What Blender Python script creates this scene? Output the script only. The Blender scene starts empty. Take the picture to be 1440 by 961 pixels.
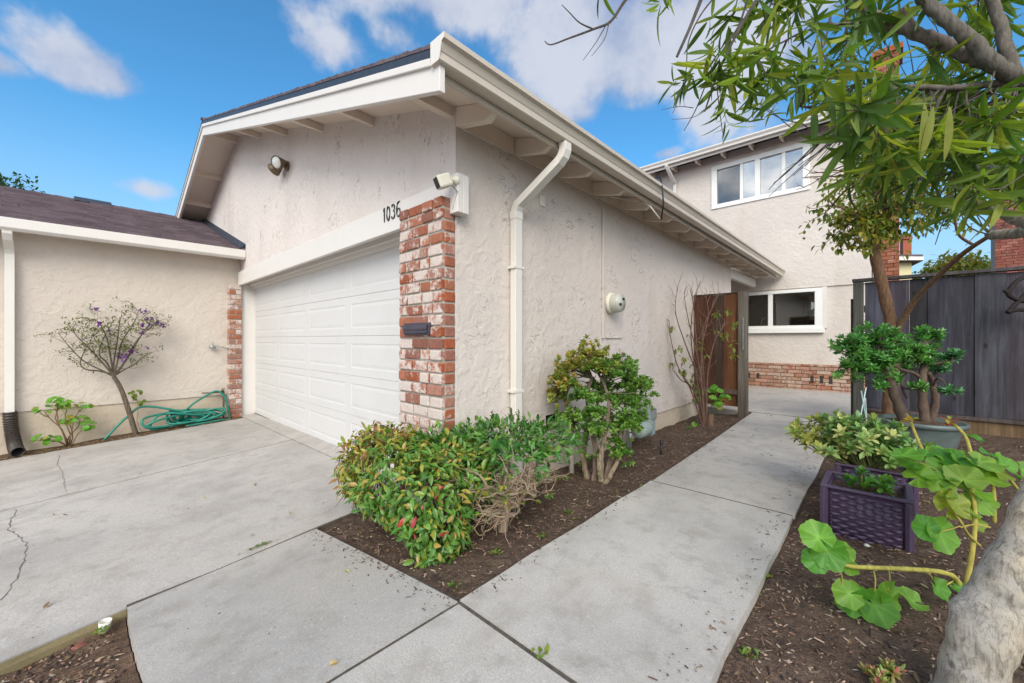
import bpy, math, random
from mathutils import Vector as V, Matrix
SC = bpy.context.scene
COL = SC.collection
rad = math.radians

# ------------------------------------------------------------------ camera
FPX, CXP, HYP = 564.0, 720.0, 477.5          # focal length and horizon of the 1440 px photograph
TH = math.atan2(530, 564)
FW = V((-math.sin(TH), math.cos(TH), 0)); RT = V((math.cos(TH), math.sin(TH), 0)); UP = V((0, 0, 1))
CAM = V((2.361, -1.898, 1.15))
def ray(px, py): return FW + RT * ((px - CXP) / FPX) + UP * ((HYP - py) / FPX)
def D(px, py, d): return CAM + ray(px, py) * d
def onX(px, py, X): r = ray(px, py); return CAM + r * ((X - CAM.x) / r.x)
def onY(px, py, Y): r = ray(px, py); return CAM + r * ((Y - CAM.y) / r.y)
def onZ(px, py, z=0.0): r = ray(px, py); return CAM + r * ((z - CAM.z) / r.z)
cd = bpy.data.cameras.new('camera'); cam = bpy.data.objects.new('camera', cd); COL.objects.link(cam)
cam.location = CAM; cam.rotation_euler = (rad(90), 0, TH)
cd.sensor_width = 36; cd.lens = FPX / 1440 * 36; cd.shift_y = (HYP - 480.5) / 1440
cd.clip_start = 0.05; cd.clip_end = 2000
SC.camera = cam

# ------------------------------------------------------------------ mesh builder
class MB:
    def __init__(s): s.v = []; s.f = []; s.c = []
    def add(s, vs, fs, col=(1, 1, 1, 1)):
        n = len(s.v); s.v.extend(vs); s.f.extend([tuple(i + n for i in f) for f in fs])
        if len(col) == 3: col = (*col, 1)
        s.c.extend([col] * len(vs))
    def box(s, a, b, col=(1, 1, 1, 1)):
        x0, y0, z0 = [min(a[i], b[i]) for i in range(3)]; x1, y1, z1 = [max(a[i], b[i]) for i in range(3)]
        s.add([V(p) for p in ((x0,y0,z0),(x1,y0,z0),(x1,y1,z0),(x0,y1,z0),(x0,y0,z1),(x1,y0,z1),(x1,y1,z1),(x0,y1,z1))],
              [(0,3,2,1),(4,5,6,7),(0,1,5,4),(1,2,6,5),(2,3,7,6),(3,0,4,7)], col)
    def prism(s, poly, d, col=(1, 1, 1, 1)):       # poly: list of points, d: extrusion vector
        n = len(poly); d = V(d); P = [V(p) for p in poly]
        s.add(P + [p + d for p in P], [tuple(range(n))[::-1], tuple(range(n, 2 * n))] + [(i, (i + 1) % n, n + (i + 1) % n, n + i) for i in range(n)], col)
    def loft(s, A, B, col=(1, 1, 1, 1)):
        n = len(A)
        s.add([V(p) for p in A] + [V(p) for p in B], [tuple(range(n))[::-1], tuple(range(n, 2 * n))] + [(i, (i + 1) % n, n + (i + 1) % n, n + i) for i in range(n)], col)
    def tube(s, pts, r, n=6, col=(1, 1, 1, 1), cap=True):
        pts = [V(p) for p in pts]; m = len(pts)
        if not hasattr(r, '__len__'): r = [r] * m
        vs = []; u = None
        for i in range(m):
            t = (pts[min(i + 1, m - 1)] - pts[max(i - 1, 0)])
            t = t.normalized() if t.length > 1e-9 else V((0, 0, 1))
            if u is None: u = t.orthogonal().normalized()
            else:
                u = u - t * u.dot(t); u = u.normalized() if u.length > 1e-6 else t.orthogonal().normalized()
            w = t.cross(u)
            for k in range(n):
                a = 2 * math.pi * k / n
                vs.append(pts[i] + (u * math.cos(a) + w * math.sin(a)) * r[i])
        fs = [(i*n+k, i*n+(k+1) % n, (i+1)*n+(k+1) % n, (i+1)*n+k) for i in range(m - 1) for k in range(n)]
        if cap: fs += [tuple(range(n))[::-1], tuple(range((m-1)*n, m*n))]
        s.add(vs, fs, col)
    def lathe(s, prof, c, axis=(0, 0, 1), n=24, col=(1, 1, 1, 1)):   # prof: (radius, height)
        axis = V(axis).normalized(); u = axis.orthogonal().normalized(); w = axis.cross(u); c = V(c); m = len(prof)
        vs = [c + axis * h + (u * math.cos(2*math.pi*k/n) + w * math.sin(2*math.pi*k/n)) * max(r_, 1e-4) for r_, h in prof for k in range(n)]
        s.add(vs, [(i*n+k, i*n+(k+1) % n, (i+1)*n+(k+1) % n, (i+1)*n+k) for i in range(m - 1) for k in range(n)], col)
    def build(s, name, mat, parent=None, loc=None, smooth=False, bevel=0):
        root = parent
        while root is not None and root.parent is not None: root = root.parent
        off = V(root.location) if root is not None else V(loc or (0, 0, 0))
        me = bpy.data.meshes.new(name)
        me.from_pydata([tuple(p - off) for p in s.v], [], s.f)
        ca = me.color_attributes.new('Col', 'FLOAT_COLOR', 'POINT')
        ca.data.foreach_set('color', [x for c in s.c for x in c])
        if smooth: me.polygons.foreach_set('use_smooth', [True] * len(me.polygons))
        me.materials.append(mat)
        o = bpy.data.objects.new(name, me); COL.objects.link(o)
        if parent is not None: o.parent = parent
        else: o.location = off
        if bevel:
            b = o.modifiers.new('bevel', 'BEVEL'); b.width = bevel; b.segments = 2; b.limit_method = 'ANGLE'
        return o
def tag(o, label=None, cat=None, group=None, kind=None):
    if label: o['label'] = label
    if cat: o['category'] = cat
    if group: o['group'] = group
    if kind: o['kind'] = kind
    return o
def thing(name, label, cat, loc=(0, 0, 0), group=None):
    o = bpy.data.objects.new(name, None); COL.objects.link(o); o.location = V(loc); o.empty_display_size = 0.1
    return tag(o, label, cat, group)
def copy_tree(o, delta, parent=None):
    c = o.copy(); COL.objects.link(c)
    if parent is None: c.location = V(o.location) + V(delta)
    else: c.parent = parent
    for ch in list(o.children): copy_tree(ch, delta, c)
    return c

# ------------------------------------------------------------------ materials
class NT:
    def __init__(s, name):
        s.m = bpy.data.materials.new(name); s.m.use_nodes = True; s.t = s.m.node_tree; s.t.nodes.clear()
        s.out = s.t.nodes.new('ShaderNodeOutputMaterial'); s.tc = s.t.nodes.new('ShaderNodeTexCoord')
    def n(s, typ, **kw):
        nd = s.t.nodes.new('ShaderNode' + typ)
        for k, v in kw.items(): setattr(nd, k, v)
        return nd
    def link(s, a, b): s.t.links.new(a, b)
    def set(s, sock, v):
        if isinstance(v, bpy.types.NodeSocket): s.link(v, sock)
        else: sock.default_value = v
    def noise(s, scale, detail=4, rough=.55, vec=None, stretch=None, dist=0):
        v = vec if vec is not None else s.tc.outputs['Object']
        if stretch:
            mp = s.n('Mapping'); s.link(v, mp.inputs[0]); mp.inputs['Scale'].default_value = stretch; v = mp.outputs[0]
        x = s.n('TexNoise'); s.link(v, x.inputs['Vector']); x.inputs['Scale'].default_value = scale
        x.inputs['Detail'].default_value = detail; x.inputs['Roughness'].default_value = rough; x.inputs['Distortion'].default_value = dist
        return x.outputs['Fac']
    def ramp(s, fac, a, b, va=0.0, vb=1.0):
        r = s.n('MapRange'); s.link(fac, r.inputs[0])
        for i, v in enumerate((a, b, va, vb)): r.inputs[1 + i].default_value = v
        return r.outputs[0]
    def mix(s, fac, a, b, mode='MIX'):
        x = s.n('Mix', data_type='RGBA', blend_type=mode); s.set(x.inputs[0], fac)
        for k, v in ((6, a), (7, b)):
            if isinstance(v, tuple) and len(v) == 3: v = (*v, 1)
            s.set(x.inputs[k], v)
        return x.outputs[2]
    def math(s, op, a, b=0.0):
        x = s.n('Math', operation=op); s.set(x.inputs[0], a); s.set(x.inputs[1], b); return x.outputs[0]
    def attr(s, name='Col'): return s.n('Attribute', attribute_name=name)
    def bump(s, h, strength=.3, dist=.01, prev=None):
        b = s.n('Bump'); s.link(h, b.inputs['Height']); b.inputs['Strength'].default_value = strength; b.inputs['Distance'].default_value = dist
        if prev is not None: s.link(prev, b.inputs['Normal'])
        return b.outputs[0]
    def bsdf(s, col, rough=.8, normal=None, metal=0, spec=.3):
        b = s.n('BsdfPrincipled'); c = col
        if isinstance(c, tuple) and len(c) == 3: c = (*c, 1)
        s.set(b.inputs['Base Color'], c); s.set(b.inputs['Roughness'], rough); b.inputs['Metallic'].default_value = metal
        b.inputs['Specular IOR Level'].default_value = spec
        if normal is not None: s.link(normal, b.inputs['Normal'])
        return b
    def done(s, sh): s.link(sh.outputs[0] if hasattr(sh, 'outputs') else sh, s.out.inputs[0]); return s.m

def stucco(name, col, marks=.5, worm=(14, 14, 5), lw=.008, bd=.012, warm=(.60, .47, .34)):
    t = NT(name)
    big = t.noise(1.3, 4); fine = t.noise(55, 3); tro = t.noise(9, 5, .6, dist=.6)
    c = t.mix(t.ramp(big, .3, .7), tuple(x * .93 for x in col), tuple(min(1, x * 1.05) for x in col))
    st = t.ramp(t.noise(.9, 5, .6, stretch=(1.6, 1.6, .5)), .52, .75, 0, .36)
    c = t.mix(st, c, tuple(a * .75 for a in warm))
    # short dark trowel scratches
    w = t.noise(1.0, 2, .5, stretch=worm, dist=1.2)
    line = t.ramp(t.math('ABSOLUTE', t.math('SUBTRACT', w, .5)), .35 * lw, lw * 1.4, 1, 0)
    msk = t.ramp(t.noise(2.6, 3, .6), .5, .62)
    k = t.math('MULTIPLY', t.math('MULTIPLY', line, msk), marks)
    c = t.mix(k, c, tuple(x * .42 for x in col))
    c = t.mix(t.ramp(fine, .35, .65, 0, .10), c, tuple(x * .75 for x in col))
    nb = t.bump(fine, .25, .004); nb = t.bump(t.ramp(tro, .42, .6), .35, bd, nb); nb = t.bump(t.math('SUBTRACT', 1.0, line), .25, .004, nb)
    return t.done(t.bsdf(c, .92, nb, spec=.15))
def paint(name, col, rough=.5, grain=0.04, dirt=.12, spec=.3):
    t = NT(name)
    c = t.mix(t.ramp(t.noise(2.2, 5, .65), .45, .8, 0, dirt), (*col, 1), (col[0] * .62, col[1] * .56, col[2] * .48))
    c = t.mix(t.ramp(t.noise(40, 4, .6), .55, .75, 0, dirt), c, tuple(x * .7 for x in col))
    return t.done(t.bsdf(c, rough, t.bump(t.noise(30, 4), grain * 4, .003), spec=spec))
def plain(name, col, rough=.5, metal=0, var=.15, scale=20, spec=.4):
    t = NT(name)
    c = t.mix(t.ramp(t.noise(scale, 4), .3, .7), tuple(x * (1 - var) for x in col), tuple(min(1, x * (1 + var)) for x in col))
    return t.done(t.bsdf(c, rough, t.bump(t.noise(scale * 3, 3), .1, .002), metal, spec))
def concrete(name, col, stain=.35):
    t = NT(name)
    a = t.noise(1.1, 6, .62); b = t.noise(5.5, 5, .65); f = t.noise(130, 3, .6); f2 = t.noise(46, 4, .7)
    c = t.mix(t.ramp(a, .35, .62), tuple(x * .74 for x in col), tuple(x * 1.12 for x in col))
    c = t.mix(t.ramp(t.noise(.55, 5, .7), .50, .72, 0, stain * .8), c, (col[0] * .60, col[1] * .54, col[2] * .46)); c = t.mix(t.ramp(b, .5, .74, 0, stain), c, (col[0] * .58, col[1] * .55, col[2] * .5))
    c = t.mix(t.ramp(t.noise(2.3, 5, .7, stretch=(1, .35, 1)), .55, .8, 0, stain * .9), c, (col[0] * .55, col[1] * .52, col[2] * .47))
    c = t.mix(t.ramp(f, .38, .60, 0, .55), c, tuple(x * .62 for x in col)); g3 = t.noise(75, 2, .5); c = t.mix(t.ramp(g3, .66, .72, 0, .5), c, tuple(x * .42 for x in col)); c = t.mix(t.ramp(t.noise(3.1, 6, .75, dist=1.5), .56, .70, 0, stain * .8), c, tuple(x * .52 for x in col))
    c = t.mix(t.ramp(f2, .60, .72, 0, .42), c, tuple(min(.9, x * 1.4) for x in col))
    c = t.mix(t.ramp(t.noise(17, 3, .7), .67, .74, 0, .45), c, tuple(x * .5 for x in col))
    return t.done(t.bsdf(c, .93, t.bump(t.math('ADD', f, t.math('MULTIPLY', f2, .7)), .35, .004), spec=.15))
def leafmat(name, trans=.35, rough=.42, spec=.4):
    t = NT(name); a = t.attr()
    nz = t.noise(24, 3)
    c = t.mix(t.ramp(nz, .3, .7), a.outputs['Color'], t.mix(.5, a.outputs['Color'], (.5, .5, .3), 'MULTIPLY'))
    p = t.bsdf(c, rough, None, spec=spec)
    tr = t.n('BsdfTranslucent'); t.link(t.mix(1.0, a.outputs['Color'], (1.5, 1.45, .55), 'MULTIPLY'), tr.inputs[0])
    m = t.n('MixShader'); m.inputs[0].default_value = trans; t.link(p.outputs[0], m.inputs[1]); t.link(tr.outputs[0], m.inputs[2])
    return t.done(m)
def vcol(name, rough=.85, bumpscale=60, bump=.4, var=.25, spec=.2, stretch=None):
    t = NT(name); a = t.attr()
    n1 = t.noise(bumpscale, 5, .65, stretch=stretch)
    c = t.mix(t.ramp(n1, .35, .7), a.outputs['Color'], t.mix(1.0, a.outputs['Color'], (1 - var, 1 - var, 1 - var), 'MULTIPLY'))
    return t.done(t.bsdf(c, rough, t.bump(n1, bump, .006), spec=spec))
def trunkbark(name):
    t = NT(name); a = t.attr()
    m1 = t.noise(4, 5, .6); m2 = t.noise(14, 5, .65); v = t.noise(60, 4, .6, stretch=(1, 1, .30), dist=.6); f = t.noise(150, 3, .6)
    c = t.mix(t.ramp(m1, .38, .62), (.35, .33, .30), (.42, .35, .25))
    c = t.mix(t.ramp(m2, .5, .7, 0, .55), c, (.19, .18, .17))
    c = t.mix(t.ramp(v, .50, .68, 0, .85), c, (.13, .115, .095)); wl = t.ramp(t.math('ABSOLUTE', t.math('SUBTRACT', t.noise(1.0, 3, .6, stretch=(60, 60, 16), dist=.8), .5)), .006, .035, .45, 0); c = t.mix(wl, c, (.10, .085, .07))
    c = t.mix(t.ramp(f, .60, .70, 0, .4), c, (.40, .37, .31))
    vo = t.n('TexVoronoi'); t.link(t.tc.outputs['Object'], vo.inputs[0]); vo.inputs['Scale'].default_value = 9
    c = t.mix(t.ramp(vo.outputs[0], .05, .12, .8, 0), c, (.10, .08, .065))
    nb = t.bump(v, .45, .005); nb = t.bump(m2, .2, .008, nb)
    return t.done(t.bsdf(c, .85, nb, spec=.15))
def brickmat(name, facing=False, white=(.66, .58, .53)):
    t = NT(name); a = t.attr()
    n1 = t.noise(26, 5, .7); n2 = t.noise(90, 3); n3 = t.noise(9, 3)
    c = t.mix(t.ramp(n1, .3, .7), a.outputs['Color'], t.mix(1.0, a.outputs['Color'], (.6, .55, .55), 'MULTIPLY'))
    k = t.math('ADD', a.outputs['Alpha'], t.math('MULTIPLY', t.math('SUBTRACT', t.math('ADD', t.math('MULTIPLY', n1, .65), t.math('MULTIPLY', n3, .35)), .5), 3.2))
    if facing:
        ge_ = t.n('NewGeometry'); sx = t.n('SeparateXYZ'); t.link(ge_.outputs['Normal'], sx.inputs[0]); k = t.math('SUBTRACT', k, t.math('MULTIPLY', t.math('MAXIMUM', sx.outputs[0], 0.0), .30))
    c = t.mix(t.ramp(k, .30, .66, 0, .92), c, t.mix(t.ramp(n2, .3, .7), white, tuple(x * .8 for x in white)))
    return t.done(t.bsdf(c, .9, t.bump(t.math('ADD', n1, n2), .55, .006), spec=.15))
def wood(name, spec=.2, grain=(26, 26, 1.3)):
    t = NT(name); a = t.attr()
    g = t.noise(1.0, 6, .65, stretch=grain, dist=.8); b = t.noise(2.0, 4, .6, stretch=(2, 2, .6))
    c = t.mix(t.ramp(g, .3, .7), t.mix(1.0, a.outputs['Color'], (.42, .40, .40), 'MULTIPLY'), t.mix(1.0, a.outputs['Color'], (1.2, 1.2, 1.2), 'MULTIPLY'))
    c = t.mix(t.ramp(b, .42, .66, 0, .7), c, t.mix(1.0, a.outputs['Color'], (.42, .38, .36), 'MULTIPLY'))
    vo = t.n('TexVoronoi'); mp = t.n('Mapping'); mp.inputs['Scale'].default_value = (4.5, 4.5, 2.6); t.link(t.tc.outputs['Object'], mp.inputs[0]); t.link(mp.outputs[0], vo.inputs[0]); vo.inputs['Scale'].default_value = 1.0
    c = t.mix(t.ramp(vo.outputs[0], .04, .11, .9, 0), c, (.02, .014, .012))
    return t.done(t.bsdf(c, .85, t.bump(g, .5, .004), spec=spec))
def soilmat(name, col):
    t = NT(name)
    a = t.noise(3, 6, .7); b = t.noise(38, 5, .75); f = t.noise(120, 3, .7)
    c = t.mix(t.ramp(a, .3, .7), tuple(x * .7 for x in col), tuple(x * 1.35 for x in col))
    c = t.mix(t.ramp(b, .35, .65), t.mix(1.0, c, (.55, .55, .55), 'MULTIPLY'), c)
    c = t.mix(t.ramp(f, .64, .72, 0, .6), c, tuple(min(1, x * 3.0) for x in col))
    return t.done(t.bsdf(c, .97, t.bump(t.math('ADD', b, t.math('MULTIPLY', f, .5)), 1.0, .02), spec=.08))
def shingle(name, c1, c2):
    t = NT(name); a = t.attr()
    c = t.mix(t.ramp(t.noise(4, 4), .3, .7), c1, c2); c = t.mix(1.0, c, a.outputs['Color'], 'MULTIPLY')
    c = t.mix(t.ramp(t.noise(160, 2), .4, .7, 0, .5), c, tuple(x * 1.7 for x in c2))
    return t.done(t.bsdf(c, .95, t.bump(t.noise(90, 4), .6, .005), spec=.15))
def glassmat(name, refl=.35, tint=(.9, .93, .92)):
    t = NT(name)
    tr = t.n('BsdfTransparent'); tr.inputs[0].default_value = (*tint, 1)
    gl = t.n('BsdfGlossy'); gl.inputs['Roughness'].default_value = .015; gl.inputs[0].default_value = (.95, .97, 1, 1)
    t.link(t.bump(t.noise(1.5, 2), .02, .02), gl.inputs['Normal'])
    fr = t.n('Fresnel'); fr.inputs[0].default_value = 1.5
    m = t.n('MixShader'); t.set(m.inputs[0], t.math('ADD', fr.outputs[0], refl)); t.link(tr.outputs[0], m.inputs[1]); t.link(gl.outputs[0], m.inputs[2])
    return t.done(m)

M = dict(
    st_front=stucco('stucco_front', (.68, .615, .58), .95, (15, 15, 5.5), .016, .012),
    st_side=stucco('stucco_side', (.635, .565, .52), .85, (6, 5, 10), .012, .011),
    st_left=stucco('stucco_wing', (.61, .54, .475), .3, (6, 6, 14), .010, .013),
    st_house=stucco('stucco_house', (.66, .60, .55), .2, (6, 6, 8), .008, .012),
    found=stucco('foundation_plaster', (.56, .47, .37), .2),
    white=paint('white_trim_paint', (.70, .665, .63), .5, .04, .12),
    door=paint('garage_door_paint', (.61, .60, .595), .45, .02, .14),
    cream=paint('cream_eave_paint', (.70, .60, .51), .6, .05, .22),
    gutter=paint('gutter_paint', (.565, .50, .425), .45, .02, .16),
    dsp=paint('downspout_paint', (.70, .67, .62), .5, .02, .12),
    vinyl=paint('white_window_vinyl', (.82, .82, .80), .35, .01, .03),
    shingle=shingle('asphalt_shingles', (.085, .066, .078), (.13, .10, .112)),
    flash=plain('dark_metal_flashing', (.045, .055, .075), .45, .3),
    concrete=concrete('driveway_concrete', (.485, .455, .425), .62),
    concrete2=concrete('path_concrete', (.515, .485, .452), .78),
    kerb=concrete('mossy_concrete_edge', (.30, .25, .14), .5),
    soil=soilmat('dark_mulch_soil', (.155, .108, .082)),
    soil2=soilmat('reddish_soil', (.19, .125, .088)),
    ground=soilmat('far_ground', (.12, .10, .075)),
    chips=vcol('bark_chips', .95, 90, .3),
    brick=brickmat('used_brick', True),
    brick2=brickmat('house_base_brick', False, (.55, .43, .35)),
    mortar=concrete('brick_mortar', (.42, .38, .33), .3),
    leaf=leafmat('leaf_matte', .25, .5),
    leafg=leafmat('leaf_glossy', .22, .34, .5),
    leaft=leafmat('leaf_thin', .42, .45, .4),
    bark=vcol('plant_bark', .9, 45, .6, .45, stretch=(1, 1, .35)),
    bark2=vcol('tree_bark', .9, 42, 1.0, .62, stretch=(1.5, 1.5, .22)),
    wood=wood('weathered_fence_wood'),
    purple=plain('purple_plastic', (.085, .055, .098), .42, 0, .12, 30),
    pot=plain('grey_green_ceramic', (.105, .135, .13), .35, 0, .2, 8),
    hose=plain('green_rubber_hose', (.012, .19, .14), .35, 0, .1, 15, .5),
    black=plain('black_plastic', (.018, .017, .017), .45),
    rubber=plain('dark_brown_corrugated_plastic', (.045, .035, .03), .5),
    steel=plain('galvanised_steel', (.34, .36, .36), .45, .5),
    gas=plain('grey_green_meter_paint', (.27, .33, .31), .5, 0, .15, 12),
    meterglass=plain('meter_cover', (.50, .50, .44), .3, 0, .08, 10, .6),
    bronze=plain('bronze_lamp_metal', (.17, .12, .075), .4, .5),
    lamp=plain('frosted_lamp_glass', (.72, .72, .70), .15, 0, .05, 10, .8),
    camw=plain('cream_plastic', (.72, .68, .56), .4, 0, .06, 10),
    mail=plain('dark_purple_grey_metal', (.075, .065, .085), .38, .3, .2, 15),
    numeral=plain('black_numeral_metal', (.03, .03, .03), .5),
    pvc=paint('cream_pvc', (.66, .60, .52), .5, .02, .15),
    wire=plain('white_cable', (.6, .57, .52), .5),
    glass=glassmat('window_glass', .05), glass2=glassmat('sky_reflecting_glass', .20),
    screen=plain('dark_insect_screen', (.05, .045, .04), .8),
    room=plain('interior_wall_paint', (.62, .55, .36), .9, 0, .05, 3),
    dark=plain('dark_interior', (.05, .042, .035), .9),
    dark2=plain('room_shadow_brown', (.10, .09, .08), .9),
    joint=plain('joint_grime', (.085, .072, .058), .95, 0, .4, 30),
    crack=plain('crack_dirt', (.13, .115, .10), .95),
    barkt=trunkbark('pale_smooth_bark'),
    chrome=plain('brushed_chrome', (.75, .74, .70), .2, .9, .03),
    stake=plain('pale_teal_plastic', (.45, .62, .62), .5),
    cup=plain('white_cup_plastic', (.75, .73, .66), .5, 0, .04, 10),
    yellowhouse=plain('cream_siding', (.62, .55, .33), .9, 0, .05, 2),
)
rng = random.Random(7)
def U(a, b): return rng.uniform(a, b)
def jit(c, s=.12):
    k = 1 + U(-s, s); return tuple(max(0.0, min(1, x * k * (1 + U(-s * .4, s * .4)))) for x in c[:3])
def pick(cs): return jit(rng.choice(cs), .16)

# ------------------------------------------------------------------ terrain heights
def zd(x, y): return -.12 + .011 * x + .065 * (y - .2)                # driveway plane, rising to the garage
def lerp(a, b, t): return a + (b - a) * t
def zs(x, y):                                                        # panel between driveway and path
    t = max(0, min(1, (.98 - x) / 1.58)); t = t * t * (3 - 2 * t) if False else t
    return zd(x, y) * t
def zbed(x, y):                                                      # bed along the side wall
    t = max(0, min(1, (.95 - x) / .95)); b = -.03 - .10 * t
    if y < .3:
        k = max(0, min(1, (.3 - y) / 1.0)); b = lerp(b, zs(x, y) - .025, k)
    return b + .012 * math.sin(x * 9 + y * 5) * math.sin(y * 7)
def zr(x, y): return -.032 - .022 * max(0, min(1, (2.02 - x) / .12)) + max(0, y) * .016 + .012 * math.sin(x * 6 + 1) * math.sin(y * 5) + max(0, min(.04, (x - 2.0) * .03))
def solve(px, py, fz, z0=0.0):
    p = onZ(px, py, z0)
    for _ in range(12): p = onZ(px, py, fz(p.x, p.y))
    return p
def grid(name, x0, x1, y0, y1, fz, mat, nx, ny, skirt=.15, noise=0.0, xl=None, xr=None):
    mb = MB(); vs = []; fs = []
    for j in range(ny + 1):
        y = lerp(y0, y1, j / ny); a = xl(y) if xl else x0; b = xr(y) if xr else x1
        for i in range(nx + 1):
            x = lerp(a, b, i / nx); e = noise * rng.gauss(0, 1)
            vs.append(V((x, y, fz(x, y) + e)))
    w = nx + 1
    for j in range(ny):
        for i in range(nx): fs.append((j*w+i, j*w+i+1, (j+1)*w+i+1, (j+1)*w+i))
    ring = [i for i in range(w)] + [j*w+nx for j in range(1, ny+1)] + [ny*w+i for i in range(nx-1, -1, -1)] + [j*w for j in range(ny-1, 0, -1)]
    n = len(vs); vs += [vs[i] - V((0, 0, skirt)) for i in ring]; m = len(ring)
    fs += [(ring[(k+1) % m], ring[k], n+k, n+(k+1) % m) for k in range(m)]
    mb.add(vs, fs); return mb.build(name, mat, smooth=False)
def struct(o): o['kind'] = 'structure'; return o

# ground sheet
g = MB(); g.add([V((-300, -300, -1.0)), V((300, -300, -1.0)), V((300, 300, -1.0)), V((-300, 300, -1.0))], [(0, 1, 2, 3)]); struct(g.build('ground', M['ground']))
# driveway: two slabs split by a joint, an apron at the door
XJ0 = solve(0, 719, zd).x; XJ1 = solve(415, 617.5, zd).x; YJ0 = solve(0, 719, zd).y
def xj(y): return XJ1 + (XJ0 - XJ1) * (y / YJ0)
def xe(y): return -.56 - .055 * (y + .6) - .0 if False else lerp(-.62, -.50, max(0, min(1.6, (-.6 - y) / 1.5)))
struct(grid('driveway', 0, 0, -7, -.03, zd, M['concrete'], 6, 30, .2, xl=lambda y: -5.72, xr=lambda y: xj(y) - .012))
struct(grid('driveway', 0, 0, -7, -.03, zd, M['concrete'], 6, 30, .2, xl=lambda y: xj(y) + .012, xr=lambda y: xe(y) - .014 if y < -.45 else -.59))
struct(grid('driveway_apron', -5.95, -.45, -.02, .22, lambda x, y: zd(x, y) + .004, M['concrete2'], 8, 1, .2))
# kerb edge face of the drive (mossy)
kb = MB(); kb.box((-.62, -7, -.95), (-.508, -1.76, -.30)); 
n = 24
vs = []; fs = []
for i in range(n + 1):
    y = lerp(-1.75, -6.9, i / n); x = xe(y) - .004; z = zd(x, y)
    vs += [V((x, y, z - .004)), V((x + .008 + .004 * math.sin(i * 2.3), y, z - .03)), V((x + .012, y, z - .2))]
for i in range(n): fs += [(3*i, 3*i+1, 3*i+4, 3*i+3), (3*i+1, 3*i+2, 3*i+5, 3*i+4)]
kb = MB(); kb.add(vs, fs); struct(kb.build('kerb', M['kerb']))
# joint filler under the slabs
zj = lambda x, y: (zs(x, y) if x > -.6 else zd(x, y)) - .004
for q in (dict(y0=-7, y1=-.03, xl=lambda y: xj(y) - .05, xr=lambda y: xj(y) + .05), dict(y0=-1.75, y1=-.5, xl=lambda y: xe(y) - .05, xr=lambda y: xe(y) + (.05 if y < -.8 else .004)), dict(y0=-.80, y1=-.766, xl=lambda y: .6, xr=lambda y: 2.2), dict(y0=-5, y1=-.8, xl=lambda y: .96, xr=lambda y: 1.02), dict(y0=1.22, y1=1.31, xl=lambda y: .93, xr=lambda y: 1.9), dict(y0=-.07, y1=.0, xl=lambda y: -5.9, xr=lambda y: -.6), dict(y0=5.3, y1=5.4, xl=lambda y: .6, xr=lambda y: 2.2), dict(y0=-1.79, y1=-1.72, xl=lambda y: .42, xr=lambda y: 1.0)):
    struct(grid('joint_dirt', 0, 0, q['y0'], q['y1'], zj if q['y1'] < 5 else (lambda x, y: -.004), M['joint'], 4, 20, .05, xl=q['xl'], xr=q['xr']))
# front slab and path
struct(grid('path_panel', 0, 0, -1.75, -.78, zs, M['concrete2'], 16, 10, .2, xl=lambda y: xe(y) + .011, xr=lambda y: .981))
struct(grid('path_panel', .998, 3.4, -5.5, -.787, lambda x, y: 0.0, M['concrete2'], 4, 8, .2))
struct(grid('path_panel', -.2, .985, -5.5, -1.76, lambda x, y: zs(x, y), M['concrete2'], 6, 8, .2, xl=lambda y: .42, xr=lambda y: .985))
struct(grid('path', 0.95, 1.91, -.764, 1.256, lambda x, y: 0.0, M['concrete2'], 4, 8, .2, xl=lambda y: .975 - .015 * (y + .77) + .006 * math.sin(y * 7), xr=lambda y: 1.925 - .008 * (y + .77) + .005 * math.sin(y * 9)))
struct(grid('path', 0.95, 1.91, 1.281, 5.335, lambda x, y: -.002, M['concrete2'], 4, 20, .2, xl=lambda y: .955 - .035 * max(0, y - 1.3) - (.01 * (y - 3) if y > 3 else 0), xr=lambda y: 1.908 + .004 * math.sin(y * 6)))
struct(grid('patio', -5, 2.4, 5.375, 9.42, lambda x, y: .0, M['concrete2'], 6, 6, .2))
# beds
YB = -.775
struct(grid('flower_bed', 0, 1.0, YB, 5.34, zbed, M['soil'], 26, 130, .1, .004, xl=lambda y: -.02 if y > -.1 else -.64, xr=lambda y: 1.0))
struct(grid('flower_bed', 1.9, 7, -5.4, 5.6, zr, M['soil'], 70, 130, .1, .004, xl=lambda y: 1.88 if y > -.77 else 3.3))
struct(grid('soil_strip', -6.1, -5.68, -7, .0, lambda x, y: zd(x, y) - .004 + .02 * math.sin(y * 3) ** 2 * (x < -5.9), M['soil2'], 6, 60, .1, .004))
struct(grid('soil_patch', -.6, .6, -6.5, -1.755, lambda x, y: lerp(zd(x, y) - .055, zs(x, y) - .03, max(0, min(1, (x + .5) / .85))), M['soil2'], 30, 60, .1, .007))
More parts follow.
